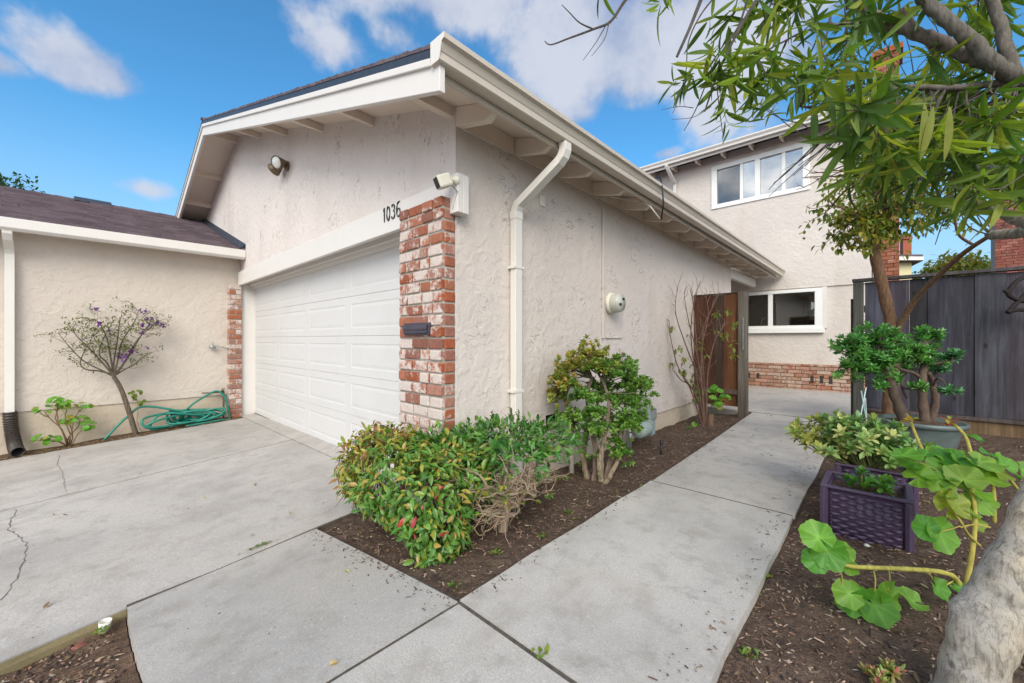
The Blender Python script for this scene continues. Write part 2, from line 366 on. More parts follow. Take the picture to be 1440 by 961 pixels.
# cracks and joint line in the drive
def strip(mb, px, fz, w, jitter=.01, lift=.0025):
    P = [solve(x, y, fz) for x, y in px]; Q = []
    for a, b in zip(P[:-1], P[1:]):
        m = max(2, int((b - a).length / .05))
        Q += [a.lerp(b, i / m) + V((U(-1, 1), U(-1, 1), 0)) * jitter for i in range(m)]
    Q.append(P[-1]); vs = []
    for i, q in enumerate(Q):
        t = (Q[min(i+1, len(Q)-1)] - Q[max(i-1, 0)]).normalized(); s_ = V((-t.y, t.x, 0)); ww = w * U(.35, 1.3)
        for k in (-1, 1):
            p = q + s_ * ww * k; p.z = fz(p.x, p.y) + lift; vs.append(p)
    mb.add(vs, [(2*i, 2*i+1, 2*i+3, 2*i+2) for i in range(len(Q) - 1)])
ck = MB()
strip(ck, [(92, 692), (88, 664), (80, 655), (84, 640)], zd, .0022)
strip(ck, [(22, 716), (12, 745), (38, 764), (32, 790), (24, 815), (0, 845)], zd, .0026)
struct(ck.build('driveway_crack', M['crack']))

# ------------------------------------------------------------------ walls with openings
def wall(mb, ax, p0, p1, u0, u1, z0, z1, holes=()):
    us = sorted({u0, u1, *[h[0] for h in holes], *[h[1] for h in holes]}); zs_ = sorted({z0, z1, *[h[2] for h in holes], *[h[3] for h in holes]})
    for a, b in zip(us[:-1], us[1:]):
        for c, d in zip(zs_[:-1], zs_[1:]):
            if any(h[0] - 1e-6 <= a and b <= h[1] + 1e-6 and h[2] - 1e-6 <= c and d <= h[3] + 1e-6 for h in holes): continue
            if ax == 'Y': mb.box((a, p0, c), (b, p1, d))
            else: mb.box((p0, a, c), (p1, b, d))
def brickface(mb, o, u, n_, W, H, course, bl, depth, cols, r, offs=0, alpha=(.2, .9), skip=()):
    o, u, n_ = V(o), V(u), V(n_); zc = 0; k = 0; m = .010
    while zc < H - .02:
        h = min(course, H - zc); x = -offs if k % 2 else -offs - bl * .5
        x += r.uniform(-.02, .02)
        while x < W - .005:
            a, b = max(0, x), min(W, x + bl); x += bl
            if b - a < .03: continue
            if any(a + b > 2 * s[0] and a + b < 2 * s[1] and zc > s[2] and zc < s[3] for s in skip): continue
            d = depth + r.uniform(-.004, .004); lo = o + u * (a + (m / 2 if a > 0 else 0)) + UP * (zc + m / 2); hi = o + u * (b - (m / 2 if b < W else 0)) + n_ * d + UP * (zc + h - m / 2)
            c = r.choice(cols); kk = 1 + r.uniform(-.2, .2)
            mb.box(lo, hi, (c[0] * kk, c[1] * kk, c[2] * kk, r.uniform(*alpha) if r.random() < .8 else .0))
        zc += course; k += 1
REDS = [(.38, .115, .055), (.35, .125, .075), (.40, .16, .095), (.33, .15, .11), (.40, .20, .15)]

# ------------------------------------------------------------------ the garage
def ztop(x, y=None):                                                  # roof surface
    z = 2.87 + .31 * (.42 - x) if x > -6.3 else 4.953 - .335 * (-6.3 - x)
    if y is not None: z -= .012 * (y + .5) * max(0, min(1, (x + 6.3) / 6.7))
    return z
gar = thing('garage', 'beige stucco garage with white roll up door, brick pillars and house number 1036', 'garage', (-3, 0, -.1))
gw = MB(); HX0, HX1, HZ1 = -6.03, -.56, 2.16
wall(gw, 'Y', 0, .16, -12.4, -.003, -.6, 2.2, [(HX0, HX1, -.6, HZ1)])
pol = [V((-12.4, 0, 2.2)), V((-.003, 0, 2.2)), V((-.003, 0, ztop(0) - .1)), V((-6.3, 0, ztop(-6.3) - .1)), V((-12.4, 0, max(2.25, ztop(-12.4) - .1)))]
gw.prism(pol[::-1], (0, .16, 0)); gw.build('front_wall', M['st_front'], gar)
VH = (1.08, 1.46, .27, .43)
sw = MB(); wall(sw, 'X', -.16, 0, .003, 7.18, .115, 2.90 - .1, [VH])
sw.build('side_wall', M['st_side'], gar)
fd = MB(); fd.box((-.16, 0.006, -.6), (-.02, 7.17, .118)); fd.box((-.16, VH[0] - .05, VH[2] - .05), (-.12, VH[1] + .05, VH[3] + .05))
fd.build('foundation', M['found'], gar)
bw = MB(); bw.box((-5, 7.02, -.2), (-.16, 7.18, 3.0)); bw.box((-5, 9.28, -.2), (-4.9, 7.18, 3.0)); bw.build('porch_wall', M['st_side'], gar)
vb = MB(); vb.box((-.118, VH[0] - .02, VH[2] - .02), (-.10, VH[1] + .02, VH[3] + .02)); vb.build('crawl_vent', M['dark'], gar)
# jambs, header, door
tr = MB(); tr.box((HX0 - .002, -.02, -.3), (HX0 + .03, .205, HZ1)); tr.box((HX0, .10, 2.10), (HX1, .20, 2.162)); tr.box((HX0, .15, 2.06), (HX1, .205, 2.105)); tr.box((HX0 + .03, .172, -.3), (HX0 + .055, .205, 2.07))
tr.build('door_trim', M['white'], gar, bevel=.004)
hd = MB(); hd.box((-6.02, -.05, 2.10), (-.004, -.003, 2.335)); hd.box((-.003, -.054, 2.075), (.088, -.003, 2.36)); hd.box((.004, -.0025, 2.075), (.088, .055, 2.36)); hd.build('header_beam', M['white'], gar, bevel=.005)
dr = MB(); dr.box((-6.1, .245, -.3), (-.5, .28, 2.2)); door = dr.build('garage_door', M['door'], gar)
DX0, DX1 = -6.0, -.97; ZB, ZT = -.175, 2.10; SH = (ZT - ZB) / 5
for s_ in range(5):
    mb = MB(); z0 = ZB + s_ * SH + .003; z1 = ZB + (s_ + 1) * SH - .003; Y0 = .2
    pw = (DX1 - DX0) / 4
    # border sheet with raised panels pressed into it
    for k in range(4):
        x0, x1 = DX0 + k * pw, DX0 + (k + 1) * pw
        rings = [(0, 0, 0), (.075, .085, 0), (.084, .094, .0036), (.096, .106, .004), (.126, .134, .001)]
        R_ = []
        for (ix, iz, dy) in rings: R_.append([V((x0 + ix, Y0 + dy, z0 + iz)), V((x1 - ix, Y0 + dy, z0 + iz)), V((x1 - ix, Y0 + dy, z1 - iz)), V((x0 + ix, Y0 + dy, z1 - iz))])
        vs = [p for r_ in R_ for p in r_]; fs = []
        for i in range(len(R_) - 1):
            for e in range(4): fs.append((4*i+e, 4*i+(e+1) % 4, 4*(i+1)+(e+1) % 4, 4*(i+1)+e))
        i = len(R_) - 1; fs.append((4*i, 4*i+1, 4*i+2, 4*i+3)); mb.add(vs, fs)
        # faint wood-grain ridges on the panel field
    mb.prism([(DX0, Y0, z0), (DX0, Y0 + .004, z0 - .003), (DX0, Y0 + .04, z0 - .003), (DX0, Y0 + .04, z0)], (DX1 - DX0, 0, 0))
    mb.prism([(DX0, Y0, z1), (DX0, Y0 + .04, z1), (DX0, Y0 + .04, z1 + .002), (DX0, Y0 + .006, z1 + .002)], (DX1 - DX0, 0, 0))
    mb.build('door_section', M['door'], door)
sl = MB(); sl.box((DX0, .19, ZB - .035), (-.5, .23, ZB + .002)); sl.build('bottom_seal', M['black'], door)
# brick pillars
r1 = random.Random(3)
core = MB(); core.box((-.575, -.118, -.22), (-.008, -.006, 2.15)); pc = core.build('brick_pillar', M['mortar'], gar)
bk = MB(); zc = -.228; k = 0; CH = .0868
while zc < 2.15 - .02:
    cuts = [0, .2, .4, .583] if k % 2 else [0, .1, .3, .43, .583]
    if r1.random() < .3: cuts = [0, .13, .33, .47, .583]
    for a, b in zip(cuts[:-1], cuts[1:]):
        d = r1.uniform(-.006, .006); c = r1.choice(REDS); kk = 1 + r1.uniform(-.15, .15)
        al = r1.choice([.2, .5, .65, .8, .95, 1.1]) if zc < .85 else r1.choice([.0, .25, .4, .5, .6, .75])
        if k >= 26: al *= .6
        jz = r1.uniform(-.003, .003)
        bk.box((-.583 + a + .006, -.13 + d, zc + .006 + jz), (-.583 + b - .006, -.004, zc + CH - .006 + jz), (c[0]*kk, c[1]*kk, c[2]*kk, al))
    bk.box((-.075, -.1, zc + .006), (-.0 + r1.uniform(-.004, .003), -.005, zc + CH - .006), (*[x * 1.1 for x in r1.choice(REDS)], r1.choice([0, 0, 0, .3, .6])))
    zc += CH; k += 1
bk.build('brick', M['brick'], pc, bevel=.009)
core = MB(); core.box((-6.10, -.188, -.4), (-5.955, -.004, 2.05)); pc = core.build('brick_pillar', M['mortar'], gar)
bk = MB(); zc = -.24; k = 0
while zc < 2.07:
    ys = [-.2, -.1, -.004] if k % 2 else [-.2, -.004]
    for a, b in zip(ys[:-1], ys[1:]):
        c = r1.choice(REDS); bk.box((-6.11, a + .005, zc + .006), (-5.942 + r1.uniform(-.004, .004), b - .005, zc + CH - .006), (c[0] * 1.1, c[1] * 1.3, c[2] * 1.4, r1.choice([.3, .5, .7, .85])))
    zc += CH; k += 1
bk.build('brick', M['brick'], pc, bevel=.009)
# house number
def digit(mb, pts, x, z, h, w, r_=.0058):
    mb.tube([V((x + a * w, -.0545, z + b * h)) for a, b in pts], [r_ * (1 + .35 * math.sin(i * 1.3)) for i in range(len(pts))], 6)
nm = MB()
arc = lambda cx, cz, rx, rz, a0, a1, n_=10: [(cx + rx * math.cos(rad(lerp(a0, a1, i / n_))), cz + rz * math.sin(rad(lerp(a0, a1, i / n_)))) for i in range(n_ + 1)]
digit(nm, [(.2, .8), (.5, 1), (.5, .5), (.5, 0)], -.975, 2.203, .125, .055)
digit(nm, arc(.5, .5, .42, .5, 90, 450, 18), -.91, 2.205, .125, .06)
digit(nm, arc(.45, .76, .38, .24, 160, -80, 10) + arc(.45, .27, .45, .27, 80, -160, 10), -.825, 2.206, .125, .06)
digit(nm, [(.85, 1)] + arc(.55, .5, .5, .5, 110, 180, 5) + arc(.5, .28, .44, .28, 180, 540, 14), -.742, 2.208, .125, .06)
nm.build('house_number', M['numeral'], gar, smooth=True)
# roof slab, shingle courses, flashing, fascia, soffit
OV = -.5; YE = 9.3
def rx(x, dz, y): return V((x, y, ztop(x, y) + dz))
rf = MB()
for (xa, xb) in ((.42, -6.3), (-6.3, -12.9)):
    N = 14
    for j in range(N):
        a, b = lerp(xa, xb, j / N), lerp(xa, xb, (j + 1) / N)
        for i in range(10):
            y0, y1 = lerp(OV + .012, YE, i / 10), lerp(OV + .012, YE, (i + 1) / 10)
            A = [rx(a, -.018, y0), rx(b, -.018, y0), rx(b, -.018, y1), rx(a, -.018, y1)]
            rf.add(A, [(0, 1, 2, 3)] if xa < 0 else [(0, 3, 2, 1)])
roof = rf.build('roof', M['shingle'], gar)
sh = MB(); r2 = random.Random(5)
def courses(mb, xa, xb, y0, y1, zf, n_, tabs=.33, lift=.012, first=True):
    sg = 1 if xb < xa else -1
    for j in range(n_):
        a, b = lerp(xa, xb, j / n_), lerp(xa, xb, min(1.0, (j + 1.02) / n_)); y = y0 - r2.uniform(0, tabs)
        while y < y1:
            ya, yb = max(y0, y), min(y1, y + tabs); y += tabs
            if yb - ya < .02: continue
            k = r2.uniform(.7, 1.25); th = lift * r2.uniform(.7, 1.6)
            P = [V((a, ya, zf(a, ya) + th)), V((a, yb, zf(a, yb) + th)), V((b, yb, zf(b, yb) + .002)), V((b, ya, zf(b, ya) + .002)), V((a, ya, zf(a, ya) - .018)), V((a, yb, zf(a, yb) - .018)), V((b, ya, zf(b, ya) - .016))]
            mb.add(P, [(0, 1, 2, 3), (4, 5, 1, 0), (6, 4, 0, 3)], (k, k, k, 1))
courses(sh, .45, -6.3, OV - .01, YE, lambda x, y: ztop(x, y), 46, .5)
courses(sh, -12.8, -6.3, OV - .01, YE, lambda x, y: ztop(x, y), 40, .5)
sh.tube([V((-6.3, OV - .03, ztop(-6.3) + .012)), V((-6.3, YE, ztop(-6.3) + .012))], .03, 6, (.8, .8, .8, 1))
sh.build('shingles', M['shingle'], roof)
fl = MB()
for (xa, xb) in ((.41, -6.3), (-6.3, -12.9)):
    fl.prism([V((xa, OV - .006, ztop(xa) - .012)), V((xb, OV - .006, ztop(xb) - .012)), V((xb, OV - .006, ztop(xb) - .078)), V((xa, OV - .006, ztop(xa) - .078))], (0, .03, 0))
fl.build('drip_edge', M['flash'], roof)
fa = MB()
for (xa, xb) in ((.475, -6.3), (-6.3, -12.9)):
    P = lambda x, dz: V((x, OV, ztop(x) + dz))
    fa.prism([P(xa, -.085), P(xb, -.085), P(xb, -.27), P(xa, -.27)], (0, .04, 0))
    xa2 = min(xa, .40)
    Q = lambda x, dz: V((x, OV - .018, ztop(x) + dz)); fa.prism([Q(xa2, -.078), Q(xb, -.078), Q(xb, -.125), Q(xa2, -.125)], (0, .0175, 0))
fa.build('fascia', M['white'], gar, bevel=.004)
so = MB()
for (xa, xb) in ((.40, -6.3), (-6.3, -12.9)):
    n_ = 8 if xa > 0 else 2
    for i in range(n_):
        y0, y1 = lerp(OV + .04, YE, i / n_), lerp(OV + .04, YE, (i + 1) / n_)
        A = [rx(xa, -.10, y0), rx(xb, -.10, y0), rx(xb, -.10, y1), rx(xa, -.10, y1)]; so.add(A, [(0, 1, 2, 3)])
so.build('soffit', M['cream'], gar)
for x in (-1.254, -2.47, -3.68, -4.89, -6.28, -7.5, -8.5, -9.6, -10.8, -11.9, -.06):
    m_ = MB(); w_ = .022 if x < -.1 else .03; hh = .09 if x != -6.28 else .13
    m_.prism([V((x - w_, OV + .041, ztop(x - w_) - .102)), V((x + w_, OV + .041, ztop(x + w_) - .102)), V((x + w_, OV + .041, ztop(x) - .102 - hh)), V((x - w_, OV + .041, ztop(x) - .102 - hh))], (0, .46, 0)); m_.build('lookout', M['cream'], gar, bevel=.003)
y = .03; k = 0
while y < 9.25:
    t_ = .022 if k else .03; dzs = -.012 * (y + .5); Z = lambda x: ztop(x) - .102 + dzs
    m_ = MB(); m_.prism([V((.003, y - t_, Z(.003))), V((.41, y - t_, Z(.41))), V((.41, y - t_, Z(.41) - .055)), V((.33, y - t_, Z(.33) - .125)), V((.003, y - t_, Z(.0) - .15))], (0, 2 * t_, 0))
    m_.build('rafter_tail', M['cream'], gar, bevel=.003)
    if y < 9.0:
        b_ = MB(); y1 = y + .62 - t_; b_.prism([V((.004, y + t_, Z(0) - .008)), V((.022, y + t_, Z(0) - .008)), V((.022, y + t_, Z(0) - .155)), V((.004, y + t_, Z(0) - .155))], (0, y1 - y - t_, -.006)); b_.build('eave_block', M['cream'], gar)
    y += .62; k += 1
bm_ = MB(); bm_.box((-.09, 7.182, 2.42), (0.0, 9.27, 2.60)); bm_.build('porch_beam', M['white'], gar, bevel=.004)
pcg = MB(); pcg.box((-4.9, 7.19, 2.63), (-.1, 9.27, 2.66)); pcg.build('porch_ceiling', M['cream'], gar)
# gutter
gt = MB(); prof = [(.0, .0), (.0, -.135), (.075, -.135), (.083, -.128), (.083, -.085), (.088, -.08), (.105, -.04), (.128, -.03), (.13, 0), (.115, 0), (.113, -.018), (.015, -.02)]
def gp(y): s_ = -.012 * (y + .5); ex = .006 * (y + .5); return [V((.42 + a + ex, y, 2.873 + b + s_)) for a, b in prof]
gt.loft(gp(OV - .02), gp(9.32)); gut = gt.build('gutter', M['gutter'], gar)
ge = MB(); P0 = gp(OV - .025); ge.prism([P0[0], P0[1], P0[2], P0[3], P0[6], P0[7], P0[8]], (0, .004, 0)); ge.build('end_cap', M['white'], gut)
gd = MB(); gd.prism([V((.40, OV + .04, 2.83)), V((.418, OV + .04, 2.83)), V((.418, OV + .04, 2.70)), V((.40, OV + .04, 2.70))], (0, YE - OV - .04, -.117)); gd.build('eave_fascia', M['gutter'], gar)
ds = MB(); yd = .62
def rectpipe(mb, pts, a, b, wid=V((0, 1, 0)), bev=.012):
    ring = []
    for i, p in enumerate(pts):
        p = V(p); t = (V(pts[min(i+1, len(pts)-1)]) - V(pts[max(i-1, 0)])).normalized(); nn = wid.cross(t).normalized()
        for (s1, s2) in ((-1, -1), (-.78, -1), (.78, -1), (1, -1), (1, 1), (.78, 1), (-.78, 1), (-1, 1)):
            q = p + wid * (s1 * a) + nn * (s2 * b * (1 if abs(s1) == 1 else 1.0)); ring.append(q)
    n_ = 8; m_ = len(pts)
    mb.add(ring, [(i*n_+k, i*n_+(k+1) % n_, (i+1)*n_+(k+1) % n_, (i+1)*n_+k) for i in range(m_-1) for k in range(n_)] + [tuple(range(n_))[::-1], tuple(range((m_-1)*n_, m_*n_))])
pdx = [V((.475, yd + .11, 2.72)), V((.475, yd + .11, 2.66)), V((.462, yd + .10, 2.61)), V((.43, yd + .09, 2.57)), V((.13, yd + .01, 2.33)), V((.075, yd, 2.29)), V((.05, yd, 2.24)), V((.045, yd, 2.18)), V((.045, yd, -.15))]
rectpipe(ds, pdx, .042, .032); rectpipe(ds, [V((.045, yd, 2.17)), V((.045, yd, 2.24))], .046, .036); dsp = ds.build('downspout', M['dsp'], gar, bevel=.004)
for z in (1.75, .7):
    m_ = MB(); m_.box((.0, yd - .06, z), (.082, yd + .06, z + .022)); m_.build('strap', M['dsp'], dsp)
# conduit up the side wall
cn = MB(); cn.box((.0005, 2.085, 1.16), (.024, 2.125, 2.62)); cn.build('cable_conduit', M['st_side'], gar, bevel=.006)
cn = MB(); cn.box((.0005, 2.165, 1.165), (.016, 2.55, 1.178)); cn.box((.0005, 2.155, 1.18), (.008, 2.162, 1.75)); cn.build('panel_seam', M['wire'], gar)

# fittings on the garage
p = onY(405, 234, 0)
t = thing('flood_light', 'bronze twin flood light high on the stucco gable above the garage door', 'flood light', (p.x, 0, p.z))
m_ = MB(); m_.lathe([(.0, 0), (.065, 0), (.065, -.02), (.05, -.035), (0, -.04)], (p.x, 0, p.z), (0, 1, 0)); m_.tube([V((p.x, -.03, p.z)), V((p.x - .06, -.09, p.z - .01))], .022, 8); m_.tube([V((p.x, -.03, p.z)), V((p.x + .05, -.09, p.z - .0))], .022, 8); m_.build('mount', M['bronze'], t, smooth=True)
for (dx, ax) in ((-.10, (-.85, -.45, -.5)), (.05, (.35, -.85, -.30))):
    c = V((p.x + dx, -.09, p.z)); a = V(ax).normalized(); m_ = MB(); m_.lathe([(.0, -.06), (.04, -.06), (.055, -.01), (.085, .075), (.088, .095), (.08, .095)], c, a); h_ = m_.build('lamp_head', M['bronze'], t, smooth=True)
    m_ = MB(); m_.lathe([(.079, .08), (.07, .096), (.04, .108), (.0, .112)], c, a); m_.build('bulb', M['lamp'], h_, smooth=True)
c = V((.06, -.16, 2.27))
t = thing('security_camera', 'small cream security camera on an arm at the end of the white beam', 'camera', (.07, -.05, 2.30))
m_ = MB(); ax = V((-.55, -.75, -.35)).normalized(); ax = V((-.2, -.9, -.42)).normalized(); u_ = ax.cross(UP).normalized(); w_ = u_.cross(ax)
def obox(mb, c, u, v, w, hu, hv, hw, col=(1, 1, 1, 1)):
    P = [c + u * (a * hu) + v * (b * hv) + w * (d * hw) for d in (-1, 1) for (a, b) in ((-1, -1), (1, -1), (1, 1), (-1, 1))]
    mb.add(P, [(0, 3, 2, 1), (4, 5, 6, 7), (0, 1, 5, 4), (1, 2, 6, 5), (2, 3, 7, 6), (3, 0, 4, 7)], col)
obox(m_, c, ax, u_, w_, .055, .04, .045); m_.build('body', M['camw'], t, bevel=.014)
m_ = MB(); obox(m_, c + ax * .0565, ax, u_, w_, .0025, .028, .036); m_.build('lens_face', M['black'], t, bevel=.001)
m_ = MB(); m_.lathe([(.034, 0), (.034, -.02), (.015, -.035), (.012, -.08)], (.072, -.051, 2.30), (0, 1, 0), 16); m_.tube([V((.072, -.12, 2.30)), c - ax * .04], .012, 8); m_.build('mount', M['camw'], t, smooth=True)
m_ = MB(); m_.tube([c - ax * .05 - w_ * .03, c - ax * .05 - w_ * .08 + V((.01, .03, 0)), V((.05, -.052, 2.15)), V((.03, -.053, 2.10))], .003, 5); m_.build('cable', M['black'], t)
t = thing('mail_slot', 'dark ridged metal mail slot set in the brick pillar', 'mail slot', (-.30, -.135, 1.23))
m_ = MB(); m_.box((-.475, -.150, 1.183), (-.13, -.13, 1.277)); m_.build('plate', M['mail'], t, bevel=.004)
m_ = MB(); m_.prism([V((-.46, -.151, 1.265)), V((-.46, -.166, 1.262)), V((-.46, -.172, 1.23)), V((-.46, -.162, 1.215)), V((-.46, -.17, 1.20)), V((-.46, -.151, 1.195))], (.315, 0, 0)); m_.build('flap', M['mail'], t, bevel=.002)
c = V((0, 2.27, 1.565))
t = thing('electric_meter', 'round cream electric meter with two dark slots on the side wall', 'electric meter', c)
m_ = MB(); m_.lathe([(.0, 0), (.12, 0), (.125, .02), (.12, .045), (.108, .05)], c, (1, 0, 0), 32); m_.build('ring', M['camw'], t, smooth=True)
m_ = MB(); m_.lathe([(.108, .04), (.106, .13), (.098, .15), (.0, .153)], c, (1, 0, 0), 32); m_.build('cover', M['meterglass'], t, smooth=True)
for (dy, dz) in ((-.03, -.02), (.04, .045)):
    m_ = MB(); m_.box((.150, c.y + dy - .025, c.z + dz - .012), (.157, c.y + dy + .025, c.z + dz + .014)); m_.build('display', M['black'], t)
m_ = MB(); m_.box((0.001, .985, 2.39), (.012, 1.055, 2.49)); tag(m_.build('cover_plate', M['camw'], loc=(0, 1.02, 2.44), bevel=.004), 'small cream cover plate under the eave behind the downspout', 'cover plate')
m_ = MB()
P = [D(925, 248, 3.55), D(931, 262, 3.6), D(932, 283, 3.6), D(931, 308, 3.62), D(925, 303, 3.75)]
P = [onX(x, y_, X) for x, y_, X in ((922, 250, .42), (928, 249, .50), (931, 262, .57), (933, 285, .575), (930, 309, .54))]
m_.tube(P, .008, 6); tag(m_.build('cable', M['black'], loc=P[0], smooth=True), 'black cable looped over the gutter edge', 'cable')
m_ = MB(); P = [onX(x, y_, X) for x, y_, X in ((846, 285, .02), (848, 265, .05), (862, 278, .15), (900, 284, .32), (914, 290, .45), (928, 308, .53))]
m_.tube(P, .007, 6); tag(m_.build('cable', M['wire'], loc=P[0], smooth=True), 'white cable strung between rafter tails under the eave', 'cable')

# ------------------------------------------------------------------ low wing on the left
wing = thing('side_wing', 'low beige wing beside the driveway with dark shingle roof and white fascia', 'building', (-9.3, -3.5, -.3))
XW = -6.08
def zw(x, y=0): return 2.70 + .335 * (-5.74 - x) if x > -9.3 else 2.70 + .335 * (-5.74 + 9.3) - .335 * (-9.3 - x)
mb = MB(); mb.box((-6.24, -7.0, .185), (XW, -.004, 2.62)); mb.box((-12.4, -7.0, -.6), (-6.25, -6.85, 2.62)); mb.prism([V((-12.4, -7, 2.62)), V((-6.1, -7, 2.62)), V((-9.3, -7, zw(-9.3) - .1))], (0, .15, 0)); mb.box((-12.5, -6.84, -.6), (-12.35, -.01, 2.6)); mb.build('wall', M['st_left'], wing)
mb = MB(); mb.box((-6.24, -7.0, -1.0), (XW - .02, -.004, .188)); mb.build('foundation', M['found'], wing)
mb = MB(); mb.add([V((-5.76, -7.4, zw(-5.76) - .02)), V((-5.76, -.003, zw(-5.76) - .02)), V((-9.3, -.003, zw(-9.3) - .02)), V((-9.3, -7.4, zw(-9.3) - .02)), V((-12.85, -.003, zw(-12.85) - .02)), V((-12.85, -7.4, zw(-12.85) - .02))], [(0, 1, 2, 3), (3, 2, 4, 5)]); wr = mb.build('roof', M['shingle'], wing)
mb = MB(); courses(mb, -5.74, -9.3, -7.4, -.004, zw, 22, .3, .024); courses(mb, -12.85, -9.3, -7.4, -.004, zw, 20, .5)
y = -7.4
while y < -.1:
    k = r2.uniform(.7, 1.2); ya, yb = y, min(-.005, y + .3); y += .3
    mb.add([V((-9.16, ya, zw(-9.16) + .03)), V((-9.16, yb, zw(-9.16) + .02)), V((-9.3, yb, zw(-9.3) + .025)), V((-9.3, ya, zw(-9.3) + .035)), V((-9.44, yb, zw(-9.44) + .02)), V((-9.44, ya, zw(-9.44) + .03)), V((-9.16, ya, zw(-9.16))), V((-9.16, yb, zw(-9.16)))], [(0, 1, 2, 3), (3, 2, 4, 5), (6, 7, 1, 0)], (k, k, k, 1))
mb.build('shingles', M['shingle'], wr)
mb = MB(); mb.prism([V((-5.70, -7.42, 2.685)), V((-5.70, -7.42, 2.56)), V((-5.735, -7.42, 2.525)), V((-5.78, -7.42, 2.525)), V((-5.78, -7.42, 2.685))], (0, 7.415, 0)); mb.build('fascia', M['white'], wing, bevel=.006)
mb = MB(); mb.box((XW + .001, -7.3, 2.60), (-5.78, -.005, 2.63)); mb.build('soffit', M['cream'], wing)
mb = MB(); mb.prism([V((-5.73, -.09, zw(-5.73) + .03)), V((-9.3, -.09, zw(-9.3) + .03)), V((-9.3, -.003, zw(-9.3) + .10)), V((-5.73, -.003, zw(-5.73) + .10))], V((.0, -.0, -.03))); mb.build('wall_flashing', M['flash'], wr)
mb = MB(); mb.prism([V((-9.5, -2.05, zw(-9.5) + .02)), V((-9.1, -2.05, zw(-9.1) + .02)), V((-9.14, -2.05, zw(-9.1) + .085)), V((-9.3, -2.05, zw(-9.3) + .075)), V((-9.46, -2.05, zw(-9.5) + .085))], (0, .52, 0)); mb.build('ridge_vent', M['flash'], wr, bevel=.01)
pw = onX(14, 400, XW + .04); mb = MB()
rectpipe(mb, [V((-5.76, pw.y + .0, 2.60)), V((-5.77, pw.y, 2.50)), V((-5.82, pw.y, 2.44)), V((-5.98, pw.y, 2.34)), V((-6.03, pw.y, 2.28)), V((-6.035, pw.y, 2.2)), V((-6.035, pw.y, .16))], .042, .032); mb.build('downspout', M['dsp'], wing, bevel=.004)
# drain elbow
P = [V((-6.035, pw.y, .20)), V((-6.033, pw.y + .005, .08)), V((-6.01, pw.y + .015, -.03)), V((-5.97, pw.y + .03, -.13)), V((-5.90, pw.y + .05, -.215)), V((-5.80, pw.y + .07, -.27)), V((-5.72, pw.y + .09, -.285))]
def smooth_path(P, n=6):
    P = [V(p) for p in P]; out = []
    for i in range(len(P) - 1):
        p0, p1, p2, p3 = P[max(i-1, 0)], P[i], P[i+1], P[min(i+2, len(P)-1)]
        for k in range(n):
            t = k / n; out.append(.5 * ((2*p1) + (p2-p0)*t + (2*p0-5*p1+4*p2-p3)*t*t + (3*p1-p0-3*p2+p3)*t**3))
    out.append(P[-1]); return out
Q = smooth_path(P, 7); mb = MB(); mb.tube(Q, [.062 + (.008 if i % 2 else -.004) for i in range(len(Q))], 14, cap=False)
tag(mb.build('drain_pipe', M['rubber'], loc=P[0], smooth=False), 'dark corrugated drain elbow under the downspout at the driveway edge', 'drain pipe')

# ------------------------------------------------------------------ two-storey house
HYW = 9.4
hs = thing('two_story_house', 'pale stucco two story house with white windows and a brick base', 'house', (-1.5, 12, 0))
UWn = (-1.04, 1.05, 4.56, 5.68); LWn = (-1.6, 1.27, 1.40, 2.31)
wv = [(UWn[0] + .12, UWn[1] - .1, UWn[2] + .1, UWn[3] - .1), (LWn[0] + .12, LWn[1] - .09, LWn[2] + .05, LWn[3] - .07)]
mb = MB(); wall(mb, 'Y', HYW, HYW + .16, -6, 2.09, 2.33, 5.95, [wv[0]]); mb.box((1.93, HYW + .16, 0), (2.09, 15, 5.95)); mb.box((-6, HYW + .16, 0), (-5.84, 15, 5.95))
mb.build('upper_wall', M['st_house'], hs)
mb = MB(); wall(mb, 'Y', HYW + .02, HYW + .15, -6, 2.075, -.2, 2.33, [wv[1]]); mb.build('lower_wall', M['st_house'], hs)
mb = MB(); mb.box((-6, HYW - .012, 2.335), (2.10, HYW + .01, 2.35)); mb.build('belt_joint', M['st_house'], hs)
mb = MB(); mb.box((-5.9, HYW - .03, -.1), (2.10, HYW + .019, .585)); core_ = mb.build('brick_base', M['mortar'], hs)
VS = [(-.2, -.13, .17, .36), (.01, .07, .17, .36), (1.07, 1.13, .13, .37), (1.24, 1.30, .13, .37), (1.40, 1.46, .13, .37)]
mb = MB(); brickface(mb, (-2.5, HYW - .031, -.05), (1, 0, 0), (0, -1, 0), 4.6, .64, .083, .27, .045, [(.40, .15, .085), (.44, .22, .14), (.42, .24, .17), (.50, .30, .22), (.46, .26, .18)], random.Random(9), .1, (.2, .6))
mb.build('brick', M['brick2'], core_, bevel=.006)
for a, b, c_, d in VS:
    mb = MB(); mb.box((a, HYW - .083, c_ + .04), (b, HYW - .04, d - .03)); mb.build('vent_slot', M['dark'], core_)  # dark box on the brick face, its colour stands in for the slot's shade
